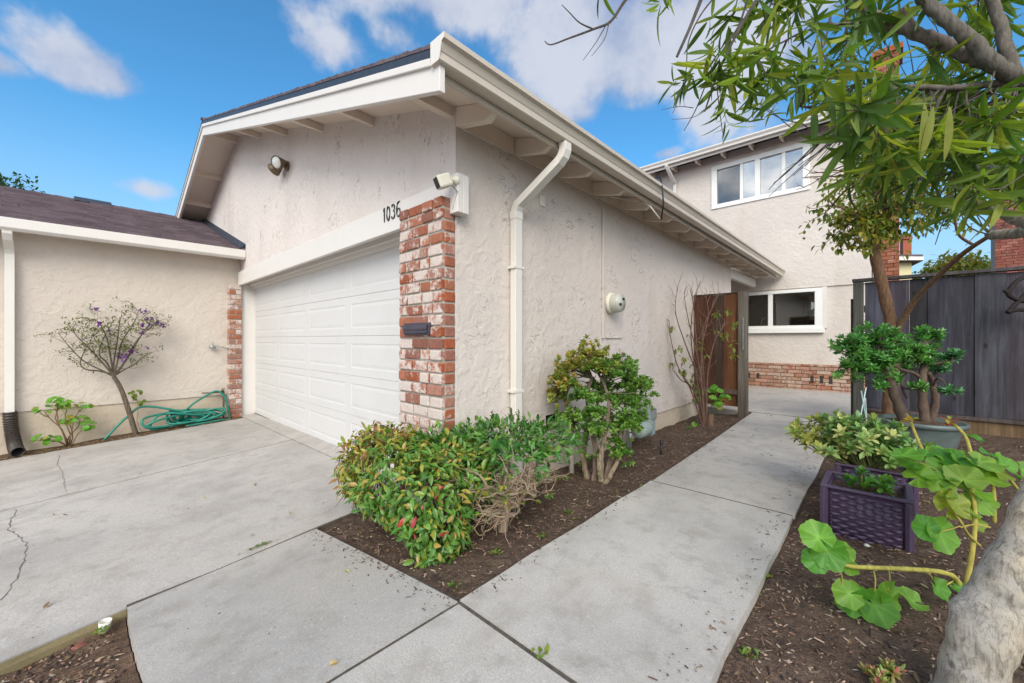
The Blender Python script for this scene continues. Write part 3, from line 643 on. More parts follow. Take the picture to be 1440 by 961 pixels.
def window(name, x0, x1, z0, z1, divs, sash, glassm, trim, yf=HYW):
    mb = MB(); tx, tz = trim
    for a, b, c_, d in ((x0, x1, z1 - tz, z1), (x0, x1, z0, z0 + tz), (x0, x0 + tx, z0 + tz, z1 - tz), (x1 - tx, x1, z0 + tz, z1 - tz)): mb.box((a, yf - .03, c_), (b, yf + .07, d))
    for a, b in divs: mb.box((a, yf - .022, z0 + tz), (b, yf + .068, z1 - tz))
    w_ = mb.build(name, M['vinyl'], hs, bevel=.006)
    edges = [x0 + tx] + [e for ab in divs for e in ab] + [x1 - tx]
    for k in range(0, len(edges), 2):
        a, b = edges[k], edges[k + 1]; g = MB(); g.box((a, yf + .03, z0 + tz), (b, yf + .036, z1 - tz)); g.build('pane', M[glassm[k // 2]], w_)
        s_ = MB(); q = sash[k // 2]
        if q:
            for (c_, d) in q: s_.box((c_, yf - .005, z0 + tz + .002), (d, yf + .029, z1 - tz - .002))
            s_.build('sash', M['vinyl'], w_, bevel=.004)
    return w_
uw = window('window', *UWn, [(-.045, .065)], [[(-.375, -.305)], [(.515, .585)]], ['glass', 'glass2'], (.13, .11))
mb = MB(); mb.box((-.30, HYW + .012, UWn[2] + .112), (-.05, HYW + .028, UWn[3] - .112)); mb.build('pane', M['glass2'], uw)
lw = window('window', *LWn, [(.235, .325)], [[(LWn[0] + .14, LWn[0] + .18)], []], ['glass', 'glass'], (.13, .075))
mb = MB(); mb.box((LWn[0] - .02, HYW - .075, LWn[2] - .10), (LWn[1] + .05, HYW + .0, LWn[2] - .003)); mb.build('sill', M['vinyl'], lw, bevel=.006)
mb = MB(); mb.box((LWn[1] + .003, HYW - .012, LWn[2]), (LWn[1] + .09, HYW + .01, LWn[3] + .02)); mb.build('casing', M['white'], lw)
# rooms behind the windows
mb = MB()
def room(mb, x0, x1, y0, y1, z0, z1):
    for a, b in (((x0, y1, z0), (x1, y1 + .05, z1)), ((x0 - .05, y0, z0), (x0, y1, z1)), ((x1, y0, z0), (x1 + .05, y1, z1)), ((x0, y0, z1), (x1, y1, z1 + .05)), ((x0, y0, z0 - .05), (x1, y1, z0))): mb.box(a, b)
room(mb, -2.5, 1.85, HYW + .2, 12.5, .1, 2.28); mb.box((.9, 10.6, .1), (1.85, 10.7, 2.27)); mb.build('kitchen_room', M['room'], hs)
mb = MB(); room(mb, -2.0, 1.85, HYW + .2, 12.5, 3.1, 5.80); mb.build('bedroom', M['dark2'], hs)
mb = MB(); mb.box((-2.4, HYW + .2, 1.25), (1.8, HYW + .75, 1.33)); mb.build('kitchen_counter', M['dark2'], hs)
mb = MB(); mb.box((.55, 10.1, 1.34), (1.3, 10.55, 1.62)); mb.build('kitchen_shelf', M['dark'], hs)
mb = MB(); px_ = onY(1071, 460, 9.75); b_ = V((px_.x, 9.75, 1.33)); mb.tube(smooth_path([b_, b_ + V((0, 0, .22)), b_ + V((.02, 0, .32)), b_ + V((.09, 0, .37)), b_ + V((.16, 0, .32)), b_ + V((.18, 0, .24))], 5), .014, 8); mb.lathe([(.03, 0), (.03, .03), (.015, .05)], b_, (0, 0, 1), 12)
tag(mb.build('faucet', M['chrome'], loc=b_, smooth=True), 'curved chrome kitchen faucet behind the lower window', 'faucet')
mb = MB(); b_ = V((.95, 9.95, 1.33)); mb.lathe([(0, .0), (.10, 0), (.17, .05), (.2, .09), (.19, .1), (.0, .1)], b_, (0, 0, 1), 20, (.5, .14, .05)); tag(mb.build('fruit_bowl', vcol('terracotta_glaze', .5), loc=b_, smooth=True), 'orange brown bowl on the counter inside the kitchen window', 'bowl')
# roof of the house
mb = MB(); EZ = 5.93
A = [V((-6.4, 8.95, EZ)), V((2.35, 8.95, EZ - .05)), V((2.35, 12.4, EZ + 1.1)), V((-6.4, 12.4, EZ + 1.15))]; mb.loft(A, [p + V((0, 0, .09)) for p in A]); B = [V((-6.4, 12.4, EZ + 1.15)), V((2.35, 12.4, EZ + 1.1)), V((2.35, 15.6, EZ)), V((-6.4, 15.6, EZ))]; mb.loft(B, [p + V((0, 0, .09)) for p in B]); hr = mb.build('roof', M['shingle'], hs)
mb = MB(); gq = lambda x: [V((x, 8.95 + a, EZ + .10 + b - (x + 6.4) * .0057)) for a, b in ((0, 0), (0, -.125), (-.08, -.125), (-.085, -.08), (-.12, -.03), (-.12, 0))]; mb.loft(gq(-6.4), gq(2.38)); mb.build('gutter', M['white'], hs)
mb = MB(); mb.box((-6.4, 8.955, EZ - .12), (2.35, 8.98, EZ - .055)); mb.build('fascia', M['white'], hs)
for i in range(8):
    x = -2.55 + i * .62; mb = MB(); mb.prism([V((x - .025, 8.985, EZ - .07)), V((x - .025, 9.395, EZ + .0)), V((x - .025, 9.395, EZ - .13)), V((x - .025, 9.03, EZ - .16)), V((x - .025, 8.985, EZ - .13))], (.05, 0, 0)); mb.build('rafter_tail', M['cream'], hs)
xd = -2.03; mb = MB(); rectpipe(mb, smooth_path([V((xd, 8.9, 5.94)), V((xd, 8.91, 5.84)), V((xd + .03, 9.05, 5.68)), V((xd + .05, 9.27, 5.5)), V((xd + .05, 9.35, 5.38)), V((xd + .05, 9.35, 3.0))], 3), .04, .03, V((1, 0, 0))); mb.build('downspout', M['dsp'], hs)
mb = MB(); brickface(mb, (2.16, 9.75, 2.0), (1, 0, 0), (0, -1, 0), .36, 5.2, .083, .22, .04, [(.34, .13, .075), (.38, .16, .10), (.31, .12, .075)], random.Random(4), .05, (.0, .2)); brickface(mb, (2.16, 9.75, 2.0), (0, 1, 0), (-1, 0, 0), .6, 5.2, .083, .22, .04, [(.40, .11, .05)], random.Random(5), .05, (.0, .2))
mb.box((2.1, 9.68, 7.2), (2.58, 10.4, 7.32), (.4, .13, .06, 0)); cc = MB(); cc.box((2.165, 9.755, -.2), (2.515, 10.35, 7.2)); ch = cc.build('chimney', M['mortar'], hs); mb.build('brick', M['brick2'], ch)

# ------------------------------------------------------------------ fences
def board(mb, x0, x1, y0, y1, z0, z1, col):
    dx = U(-.004, .004); mb.box((x0, y0 + dx, z0 + U(0, .01)), (x1, y1 + dx, z1 - U(0, .006)), col)
fn = thing('wooden_fence', 'weathered purplish grey board fence behind the potted plants', 'fence', (4.0, 5.0, .1))
PG = [(.080, .073, .092), (.095, .090, .115), (.065, .058, .075), (.112, .108, .138), (.085, .085, .115), (.075, .068, .075)]
mb = MB(); xs = [2.135, 2.312, 2.32, 2.541, 2.70, 2.912, 3.07, 3.28]; 
x = 2.135; edges = [2.135, 2.318, 2.326, 2.544, 2.70, 2.913, 3.07, 3.281]
kb_ = 0
while x < 6.8:
    w_ = (edges[edges.index(x) + 1] - x) if x in edges and edges.index(x) + 1 < len(edges) else U(.15, .24)
    if w_ > .02: kb_ = 0 if kb_ else .011; board(mb, x + .001, x + w_ + (.012 if kb_ or x > 2.33 else -.001), 5.0 + kb_, 5.018 + kb_, .27, 1.885, jit(rng.choice(PG), .32))
    x = (edges[edges.index(x) + 1]) if x in edges and edges.index(x) + 1 < len(edges) else x + w_
mb.build('fence_boards', M['wood'], fn)
mb = MB(); mb.box((2.02, 4.965, -.1), (2.122, 5.07, 1.895), (.125, .125, .11)); mb.build('post', M['wood'], fn, bevel=.005)
mb = MB(); mb.box((1.995, 5.0, .0), (2.017, 5.03, 1.68), (.07, .065, .06)); mb.build('gate_stop', M['wood'], fn)
mb = MB(); mb.box((2.01, 4.955, 1.897), (6.8, 5.08, 1.935), (.11, .10, .105)); mb.build('cap_rail', M['wood'], fn, bevel=.004)
for A_, B_ in (((2.125, 4.97, .235), (6.8, 4.998, .275)), ((2.125, 5.032, .2), (6.8, 5.07, .29)), ((2.125, 5.032, 1.5), (6.8, 5.07, 1.59))):
    mb = MB(); mb.box(A_, B_, (.12, .10, .095)); mb.build('rail', M['wood'], fn)
mb = MB(); mb.box((2.125, 5.003, -.1), (6.8, 5.02, .233), (.22, .15, .085)); mb.build('kickboard', M['wood'], fn)
gt_ = thing('wooden_gate_panel', 'reddish brown board panel with a grey post between garage wall and path', 'fence panel', (.4, 5.0, 0))
mb = MB()
for a, b, c_ in ((.012, .165, (.10, .045, .03)), (.168, .305, (.10, .043, .028)), (.308, .465, (.075, .048, .036)), (.468, .655, (.165, .072, .036))): board(mb, a, b, 5.0, 5.02, .10, 1.86, c_)
mb.build('boards', M['wood'], gt_)
for A_, B_ in (((.012, 4.965, .30), (.66, 4.998, .37)), ((.012, 5.022, 1.5), (.66, 5.06, 1.6))):
    mb = MB(); mb.box(A_, B_, (.15, .11, .08)); mb.build('rail', M['wood'], gt_)
mb = MB(); mb.box((.012, 4.99, 1.862), (.66, 5.05, 1.88), (.07, .05, .045)); mb.build('cap', M['wood'], gt_)
mb = MB(); mb.box((.668, 4.96, -.15), (.79, 5.08, 1.875), (.17, .15, .125)); po = mb.build('post', M['wood'], gt_, bevel=.005)
mb = MB(); mb.tube([V((.745, 4.955, .98)), V((.745, 4.945, .99)), V((.745, 4.945, 1.46)), V((.745, 4.955, 1.47))], .006, 6); mb.build('handle', M['steel'], gt_)

# ------------------------------------------------------------------ utilities by the wall
mb = MB(); P = [onX(770, 597, .02), onX(790, 597, .12), V((.20, 1.12, .33)), V((.22, 1.12, .30)), V((.22, 1.12, -.2))]
pv = [V((-.05, 1.22, .33)), V((.16, 1.22, .335)), V((.185, 1.22, .33)), V((.195, 1.22, .305)), V((.197, 1.22, -.15))]
mb.tube(pv, .026, 12); mb.tube([V((.15, 1.22, .335)), V((.175, 1.22, .335))], .033, 12); mb.tube([V((.197, 1.22, .30)), V((.197, 1.22, .27))], .033, 12)
tag(mb.build('drain_line', M['pvc'], loc=(.2, 1.22, -.1), smooth=True), 'cream plastic pipe bending down from the dark wall vent', 'pipe')
gx, gy = .26, 2.62
t = thing('gas_meter', 'grey green gas meter with regulator low on the side wall', 'gas meter', (gx, gy, -.08))
mb = MB(); mb.tube([V((.12, gy - .16, .12)), V((.36, gy - .16, .12))], .001, 4)
mb = MB(); mb.box((.20, gy + .02, .0), (.33, gy + .17, .34)); mb.build('meter_case', M['gas'], t, bevel=.03)
mb = MB(); mb.box((.325, gy + .03, .20), (.342, gy + .16, .33)); mb.build('index_face', M['steel'], t, bevel=.01)
mb = MB(); mb.lathe([(0, 0), (.085, 0), (.09, .02), (.09, .20), (.07, .23), (0, .235)], (.27, gy + .02, .10), (0, -1, 0), 24); mb.build('drum', M['gas'], t, smooth=True)
mb = MB(); mb.lathe([(0, 0), (.07, 0), (.075, .03), (.05, .05), (.03, .09), (0, .09)], (.20, gy - .02, .33), (.3, -1, .1), 20); mb.build('regulator', M['steel'], t, smooth=True)
mb = MB(); mb.tube(smooth_path([V((.23, gy + .05, .34)), V((.23, gy + .05, .42)), V((.2, gy, .45)), V((.16, gy - .08, .45)), V((.12, gy - .14, .40)), V((.12, gy - .15, .1)), V((.12, gy - .15, -.2))], 4), .017, 8); mb.tube(smooth_path([V((.27, gy + .13, .34)), V((.27, gy + .14, .42)), V((.15, gy + .15, .44)), V((0, gy + .15, .44))], 4), .015, 8); mb.tube([V((.22, gy - .28, -.1)), V((.22, gy - .28, .1)), V((.12, gy - .18, .2))], .018, 8); mb.build('pipework', M['steel'], t, smooth=True)
mb = MB(); q = solve(930, 640, zbed); mb.tube([q - UP * .05, q + UP * .12], .012, 8); mb.lathe([(.02, 0), (.022, .03), (.0, .035)], q + UP * .12, (0, 0, 1), 10); tag(mb.build('irrigation_riser', M['black'], loc=q, smooth=True), 'short black irrigation riser standing in the bed before the gas meter', 'sprinkler')
# hook and faucet by the left pillar
mb = MB(); p = V((XW, -.30, 1.02)); mb.tube(smooth_path([V((-6.02, -.20, .99)), V((-6.02, -.30, 1.02)), V((-6.02, -.42, 1.03))], 4), .008, 6); mb.lathe([(0, 0), (.05, .0), (.035, .04), (.01, .06), (.006, .12)], V((-6.02, -.42, 1.0)), (0, 0, 1), 12); mb.tube([V((-6.05, -.2, .97)), V((-5.97, -.205, .97)), V((-5.97, -.205, 1.0)), V((-6.05, -.2, 1.0))], .006, 5)
tag(mb.build('wall_hook', M['steel'], loc=p, smooth=True), 'small grey metal bracket sticking out from the left brick pillar', 'bracket')
mb = MB(); y = -.26; mb.tube(smooth_path([V((-6.02, y, -.25)), V((-6.02, y, .10)), V((-6.02, y, .24)), V((-6.0, y - .02, .27)), V((-5.97, y - .06, .25))], 3), .014, 8); mb.tube([V((-6.02, y, .24)), V((-6.02, y - .3, .25))], .012, 8); mb.lathe([(.03, 0), (.03, .012)], V((-6.0, y - .01, .29)), (0, 0, 1), 10); mb.lathe([(.018, 0), (.02, .03), (.014, .06)], V((-6.02, y, .12)), (0, 0, 1), 10)
tag(mb.build('hose_tap', M['bronze'], loc=(-6.02, y, -.1), smooth=True), 'weathered garden tap on a pipe beside the left brick pillar', 'tap')
# hose
mb = MB(); r3 = random.Random(12); pts = []
A = onX(146, 612, -5.82); A.z = zd(-5.82, A.y) + .02
def hz(x, y): return zd(x, y) + .018
pts.append(V((A.x, A.y, hz(*A.xy)))); pts.append(V((-5.90, A.y + .25, .0))); pts.append(V((-5.93, A.y + .48, .12)))
for i in range(64):
    u = i / 63; cyl = lerp(-1.05, -.45, (math.sin(u * 9) * .5 + .5) * .8 + .1 * u); a = i * 1.25 + r3.uniform(-.3, .3); rr = r3.uniform(.12, .33) * (1.2 if r3.random() < .2 else 1)
    x = -5.88 + .10 * math.cos(a * .9 + 1); y = cyl + rr * math.cos(a); z = hz(x, y) + .10 + rr * .64 * math.sin(a) * (1 if math.sin(a) > 0 else .45) * (.9 if y < -.8 else .6)
    pts.append(V((x, y, max(hz(x, y), z))))
pts += [V((-5.9, -.75, .05)), V((-5.93, -.5, .22)), V((-5.95, -.36, .27)), V((-5.93, -.26, .15)), V((-5.9, -.2, hz(-5.9, -.2))), V((-5.8, -.35, hz(-5.8, -.35))), V((-5.8, -.8, hz(-5.8, -.8)))]
mb.tube(smooth_path(pts, 8), .016, 8); tag(mb.build('garden_hose', M['hose'], loc=(-5.88, -.8, -.15), smooth=True), 'tangled green garden hose heaped against the left wall', 'hose')

# ------------------------------------------------------------------ leaf and branch makers
def prof_lance(t): return max(.04, math.sin(math.pi * min(1, t * .93 + .05)) ** .8)
def prof_obov(t): return max(.12, math.sin(math.pi * (t * .86 + .08) ** 1.35) ** .7)
def leaf(mb, p, d, up, L, W, col, curl=.2, fold=.3, n=4, prof=prof_lance, tip=None):
    d = d.normalized(); s_ = d.cross(up)
    if s_.length < 1e-4: s_ = d.orthogonal()
    s_.normalize(); nn = s_.cross(d); vs = []
    for i in range(n + 1):
        t = i / n; w = W * .5 * (prof(t) if 0 < i < n else (.18 if i == 0 else .03)); c = p + d * (L * t) - nn * (curl * L * t * t)
        vs += [c - s_ * w + nn * (fold * w), c, c + s_ * w + nn * (fold * w)]
    fs = []
    for i in range(n): a = 3 * i; fs += [(a, a+1, a+4, a+3), (a+1, a+2, a+5, a+4)]
    mb.add(vs, fs, col)
def rdir(r): 
    while True:
        v = V((r.uniform(-1, 1), r.uniform(-1, 1), r.uniform(-1, 1)))
        if .05 < v.length < 1: return v.normalized()
def rosette(mb, p, axis, r, n, L, W, cols, spread=.9, curl=.15, fold=.3, seg=3, prof=prof_obov):
    axis = axis.normalized(); u = axis.orthogonal().normalized(); w = axis.cross(u); a0 = r.uniform(0, 6.28); c0 = r.choice(cols)
    for k in range(n):
        a = a0 + k * 2.4; el = lerp(spread, .15, k / n) + r.uniform(-.15, .15)
        d = (u * math.cos(a) + w * math.sin(a)) * math.sin(el * 1.5) + axis * math.cos(el * 1.5)
        kk = r.uniform(.8, 1.2); c = c0 if r.random() < .65 else r.choice(cols)
        leaf(mb, p + axis * (.012 * k / n), d, axis, L * r.uniform(.7, 1.1), W * r.uniform(.8, 1.1), tuple(x * kk for x in c), curl * r.uniform(.3, 1.4), fold, seg, prof)
def twig(mb, a, b, r0, r1, r, wob=.06, n=6, sides=5, col=(.2, .16, .12), sag=0):
    a, b = V(a), V(b); L = (b - a).length; P = []; o1, o2 = rdir(r) * wob * L, rdir(r) * wob * L
    for i in range(n + 1):
        t = i / n; P.append(a.lerp(b, t) + o1 * math.sin(math.pi * t) + o2 * math.sin(2 * math.pi * t) * .6 - UP * sag * L * math.sin(math.pi * t) * .5)
    mb.tube(P, [lerp(r0, r1, i / n) for i in range(n + 1)], sides, col); return P
def orb(mb, p, nrm, R, r, col, lobes=7, notch=.25, wav=.09, seg=30, vein=True):
    nrm = nrm.normalized(); u = nrm.orthogonal().normalized(); w = nrm.cross(u); a0 = r.uniform(0, 6.28); vs = [V(p) - nrm * R * .03]; cs = [tuple(x * 1.15 for x in col)]
    ph = r.uniform(0, 6); cup = r.uniform(.02, .22); ph2 = r.uniform(0, 6)
    rings = (.3, .6, .85, 1.0) if R > .035 else (.4, .75, 1.0)
    for q in rings:
        for k in range(seg):
            th = notch + (2 * math.pi - 2 * notch) * k / (seg - 1)
            lob = 1 + .045 * math.cos(lobes * th) + .025 * math.cos(lobes * 4 * th + ph)
            rr = R * q * (lob if q > .5 else 1) * (1 - .18 * math.cos(th) * (q)) 
            z = R * (cup * q * q * 1.2 + wav * q * q * math.sin(3 * th + ph) + .07 * q * q * math.sin(5 * th + ph2) + .045 * q * math.cos(lobes * th))
            vs.append(V(p) + (u * math.cos(th + a0) + w * math.sin(th + a0)) * rr + nrm * z)
    fs = [(0, 1 + k, 2 + k) for k in range(seg - 1)]
    for i in range(len(rings) - 1):
        for k in range(seg - 1): a = 1 + i * seg + k; fs.append((a, a + seg, a + seg + 1, a + 1))
    n0 = len(mb.v); mb.add(vs, fs, col)
    kk = [1.18] + [1.02] * seg + [.95] * seg + [.9] * seg + [.92] * seg
    yb = r.uniform(0, .5)
    kk = kk[:1 + seg * len(rings)]
    for i, k in enumerate(kk):
        th = ((i - 1) % seg) / (seg - 1) * 2 * math.pi; vein = .34 * max(0, math.cos(lobes * th)) ** 6 if i else .3; e = yb * (1 if i > seg * (len(rings) - 1) else .2) * r.random()
        mb.c[n0 + i] = (col[0] * (k + vein) + .16 * e, col[1] * (k + vein * .7) + .02 * e, col[2] * (k + vein), 1)
def smoothpx(pts, n=6): return smooth_path([D(*p) for p in pts], n)

GREEN = [(.085, .215, .028), (.065, .175, .026), (.12, .26, .038), (.14, .28, .045)]
YEL = [(.31, .34, .045), (.37, .33, .06), (.24, .31, .04), (.40, .29, .07)]
BRZ = [(.26, .12, .04), (.30, .15, .05), (.20, .10, .045), (.33, .20, .07)]
REDL = [(.45, .025, .02), (.38, .03, .05)]

# ---- nandina-like hedge at the front corner of the bed
r = random.Random(21)
t = thing('hedge_shrub', 'dense leafy shrub of yellow green and bronze leaves with red flecks at the driveway corner', 'shrub', (0, -.5, -.1))
fo = MB(); st = MB()
BL = [((-.33, -.40, .24), (.33, .30, .27)), ((.02, -.48, .22), (.36, .28, .26)), ((.38, -.50, .24), (.24, .24, .24)), ((.50, -.52, .10), (.16, .19, .22)), ((-.55, -.36, .14), (.17, .22, .20)), ((.25, -.25, .30), (.32, .25, .20))]
def inside(p, skip): return any(i != skip and sum(((p[k] - c[k]) / (q[k] * .86)) ** 2 for k in range(3)) < 1 for i, (c, q) in enumerate(BL))
cnt = 0
for i, (c, q) in enumerate(BL):
    N = int(2500 * (q[0] * q[1] + q[0] * q[2] + q[1] * q[2]) / .25 * 1.0)
    for _ in range(N):
        v = rdir(r)
        if v.z < -.75: continue
        bump_ = 1 + .12 * math.sin(v.x * 7 + i) * math.sin(v.y * 6 + v.z * 5)
        rr = r.uniform(.74, 1.05) * bump_; p = V((c[0] + v.x * q[0] * rr, c[1] + v.y * q[1] * rr, c[2] + v.z * q[2] * rr))
        if inside(p, i) or p.z < zbed(p.x, p.y) + .02 or (p.z < .12 and p.y > -.4): continue
        up_ = max(0, min(1, (p.z - .1) / .35)); leftn = max(0, min(1, (.15 - p.x) / .6)); w = up_ * .35 + leftn * .65 + r.uniform(-.35, .35)
        if w > .75: col = pick(BRZ if r.random() < .45 else YEL)
        elif w > .42: col = pick(YEL if r.random() < .6 else GREEN)
        else: col = pick(GREEN if r.random() < .80 else YEL)
        if r.random() < .012: col = jit(r.choice(REDL))
        d = (v * .5 + V((0, 0, -.45 if v.z < .4 else .1)) + rdir(r) * .85)
        L = r.uniform(.03, .068); leaf(fo, p, d, v + UP * .6, L, L * r.uniform(.36, .48), col, r.uniform(.1, .7), .35, 4); cnt += 1
fo.build('leaves', M['leafg'], t)
for k in range(26):
    x = U(-.5, .5); y = U(-.55, -.3); a = V((x * .8, y, zbed(x, y) - .02)); b = V((x * 1.1 + U(-.1, .1), y + U(-.15, .15), U(.2, .42))); twig(st, a, b, .008, .003, r, .1, col=(.20, .14, .09))
for k in range(14):
    a = V((U(-.6, -.3), U(-.6, -.3), U(.0, .15))); twig(st, a, a + V((U(-.15, .05), U(-.15, 0), U(-.12, -.02))), .004, .002, r, .1, col=(.22, .16, .1))
st.build('stems', M['bark'], t)

# ---- shrub with bare tangled branches and a glossy green top
r = random.Random(33)
t = thing('tangled_shrub', 'shrub with bare tangled branches below and a glossy green top beside the downspout', 'shrub', (.62, -.15, -.1))
fo = MB(); st = MB(); base = solve(705, 748, zbed); base2 = solve(668, 690, lambda x, y: zbed(x, y))
BC = (.34, .255, .175)
trunk = smooth_path([base - UP * .04, base + V((.02, .02, .10)), base + V((.03, .05, .22)), base + V((.0, .12, .30))], 5); st.tube(trunk, [lerp(.03, .017, i / (len(trunk) - 1)) for i in range(len(trunk))], 8, BC)
for k in range(3):
    tt = smooth_path([base + V((-.05 - .05 * k, .04, -.04)), base + V((-.05 - .08 * k, .05 + .05 * k, .12)), base + V((-.15 - .1 * k, .14, .28))], 4); st.tube(tt, .018, 7, BC)
tips = []
def grow(p, d, L, rad_, lev):
    d = d.normalized(); q = p + d * L; q.x = min(q.x, .80 + r.uniform(-.06, .04)); q.y = max(q.y, -.48); q.z = max(q.z, zbed(q.x, q.y) + .03)
    P = twig(st, p, q, rad_, rad_ * .6, r, .13, 5, 5, jit(BC, .2))
    tips.append((q, d))
    if lev <= 0: return
    for _ in range(r.choice([2, 2, 3])):
        nd = d + rdir(r) * .85; nd.z = nd.z * .55 + (.16 if q.z < .35 else -.05); grow(P[r.choice([3, 4, 5])], nd, L * r.uniform(.6, .95), rad_ * .62, lev - 1)
for k in range(24):
    a = r.uniform(0, 6.28); o = trunk[r.randrange(6, len(trunk))]; grow(o, V((math.cos(a) * 1.2, math.sin(a) * .9, r.uniform(-.15, .6))), r.uniform(.13, .24), .012, 3)
for k in range(110):                                                     # dead trailing twigs at the front
    a = base + V((U(-.30, .12), U(-.22, .1), U(.08, .30))); twig(st, a, a + V((U(-.2, .10), U(-.14, .08), U(-.16, .14))), .004, .0015, r, .15, 4, 4, jit([x * 1.2 for x in BC], .25))
st.build('branches', M['bark'], t)
LG = [(.055, .185, .034), (.075, .22, .038), (.11, .26, .045), (.05, .155, .032), (.17, .31, .05)]
CT = [((.42, .12, .43), (.36, .34, .15)), ((.20, -.02, .40), (.26, .26, .15)), ((.60, .30, .42), (.26, .28, .14)), ((.12, -.22, .36), (.26, .20, .16)), ((.66, .02, .36), (.18, .22, .12))]
for (c, q) in CT:
    for _ in range(int(520 * q[0] * q[1] / .09)):
        v = rdir(r)
        if v.z < -.3: continue
        rr = r.uniform(.6, 1.05) * (1 + .15 * math.sin(v.x * 6 + c[0] * 9) * math.cos(v.y * 5)); p = V((c[0] + v.x * q[0] * rr, c[1] + v.y * q[1] * rr, c[2] + v.z * q[2] * rr))
        if p.x < .02 and p.y > -.14: continue
        d = v * .8 + UP * r.uniform(-.4, .5) + rdir(r) * .5; L = r.uniform(.04, .075); leaf(fo, p, d, v + UP * .8, L, L * .42, jit(r.choice(LG), .15), r.uniform(.1, .5), .35, 4)
for k in range(16):                                                     # upright shoots
    c, q = r.choice(CT); a = V((c[0] + U(-.2, .2), c[1] + U(-.1, .2), c[2] + .08)); a.x = max(a.x, .06); b = a + V((U(-.03, .03), U(-.03, .03), U(.08, .16)))
    twig(fo, a, b, .003, .002, r, .05, 4, 4, (.10, .13, .04))
    for j in range(7): p = a.lerp(b, j / 6); leaf(fo, p, rdir(r) + UP * .6, UP, .035, .014, jit((.10, .15, .05)), .2, .3, 3)
for k in range(70):                                                     # scattered low sprigs
    q, d = r.choice(tips)
    if q.x > .95: continue
    for j in range(3): leaf(fo, q, d + rdir(r) * .8, UP, r.uniform(.03, .05), .018, pick(YEL + GREEN), .2, .3, 3)
fo.build('leaves', M['leafg'], t)

# ---- jade bush by the wall
JG = [(.12, .27, .04), (.16, .31, .05), (.09, .22, .038), (.20, .33, .06)]
JY = [(.33, .34, .055), (.28, .32, .05), (.40, .29, .07), (.23, .31, .05)]
r = random.Random(44)
jb = solve(838, 676, zbed)
t = thing('jade_bush', 'rounded jade bush with several thick pale trunks against the side wall', 'bush', jb)
st = MB(); fo = MB(); JB = (.27, .215, .155)
fj = (jb - CAM).dot(FW)
def jlimb(pts, r0, r1, n=7):
    P = smooth_path([D(x, y, fj + dd) for x, y, dd in pts], 6); P = [p + rdir(r) * r0 * .18 for p in P]
    st.tube(P, [lerp(r0, r1, (i / (len(P) - 1)) ** .8) * (1 + .10 * math.sin(i * 2.1)) for i in range(len(P))], n, jit(JB, .15)); return P
limbs = [jlimb([(826, 674, .05), (818, 640, .05), (805, 595, .1), (792, 560, .15)], .028, .014), jlimb([(836, 680, 0), (838, 640, 0), (832, 600, .1), (826, 560, .12), (832, 530, .1)], .032, .014),
         jlimb([(844, 682, -.05), (846, 640, -.08), (852, 600, -.05), (856, 560, 0), (842, 525, .05)], .03, .012), jlimb([(850, 682, 0), (858, 650, .05), (872, 615, .12), (880, 570, .2), (886, 545, .2)], .03, .013),
         jlimb([(848, 684, -.08), (862, 662, -.1), (871, 636, -.05), (872, 600, 0)], .026, .012), jlimb([(832, 678, .1), (822, 650, .2), (828, 600, .3), (850, 545, .35)], .028, .012),
         jlimb([(845, 677, -.1), (843, 660, -.12), (842, 640, -.12)], .024, .02)]
R_ = []
clumps = [(800, 520, .1, .13, JY, 22), (788, 540, .0, .12, JY, 18), (830, 505, .1, .12, JY, 20), (842, 520, -.05, .14, JY + JG, 22), (868, 525, .05, .15, JG, 26), (895, 545, .1, .13, JG, 24), (905, 540, .05, .08, JG, 10), (880, 565, .0, .13, JG, 22), (875, 512, .15, .12, JG, 18), (820, 560, -.1, .13, JG, 18), (808, 590, -.1, .10, JG, 14), (838, 583, -.2, .09, JG, 12), (832, 605, -.2, .08, JG, 9), (880, 600, -.1, .12, JG, 20), (895, 590, .05, .10, JG, 14), (872, 640, -.1, .07, JG, 9), (865, 625, -.05, .06, JG, 7), (782, 555, .15, .08, JY, 10), (850, 545, .25, .16, JG, 22), (815, 500, .2, .10, JY, 12), (850, 560, .1, .14, JG, 16)]
for x, y, dd, R0, cols, N in clumps:
    N = int(N * 1.9)
    c = D(x, y, fj + dd); c.x = max(c.x, .14)
    lm = min((p for P in limbs for p in P[6:]), key=lambda p: (p - c).length)
    for k in range(N):
        v = rdir(r); v.z = abs(v.z) * .9 - .25; p = c + V((v.x, v.y, v.z * .85)) * R0 * r.uniform(.5, 1.05)
        if p.x < .03: p.x = .03
        if k % 3 == 0: twig(st, lm, p, .007, .004, r, .1, 4, 4, (.20, .17, .11))
        rosette(fo, p, v * .7 + UP * .7, r, r.choice([8, 10, 12]), .045, .024, [jit(x_, .1) for x_ in cols], .95, .1, .25, 3)
for k in range(330):
    a = r.uniform(0, 6.28); q = math.sqrt(r.uniform(.25, 1.12)); q *= 1 + .20 * math.sin(3 * a + 1) + .13 * math.sin(7 * a); x, y = 840 + 63 * q * math.cos(a), 552 + 60 * q * math.sin(a)
    if y > 590 and r.random() < .45: continue
    if k % 9 == 0: x, y = r.uniform(800, 890), r.uniform(585, 655)
    c = D(x, y, fj + r.uniform(-.22, .32)); c.x = max(c.x, .04)
    if k % 4 == 0:
        lm = min((p for P in limbs for p in P[8:]), key=lambda p: (p - c).length); twig(st, lm, c, .006, .003, r, .1, 4, 4, (.20, .17, .11))
    w_ = (845 - x) / 60 + (535 - y) / 60 + r.uniform(-.6, .6); rosette(fo, c, (c - D(848, 590, fj)).normalized() * .6 + UP * .6 + rdir(r) * .3, r, r.choice([7, 9, 11]), .045, .024, [jit(x_, .12) for x_ in (JY if w_ > .35 else JG)], .95, .1, .25, 3)
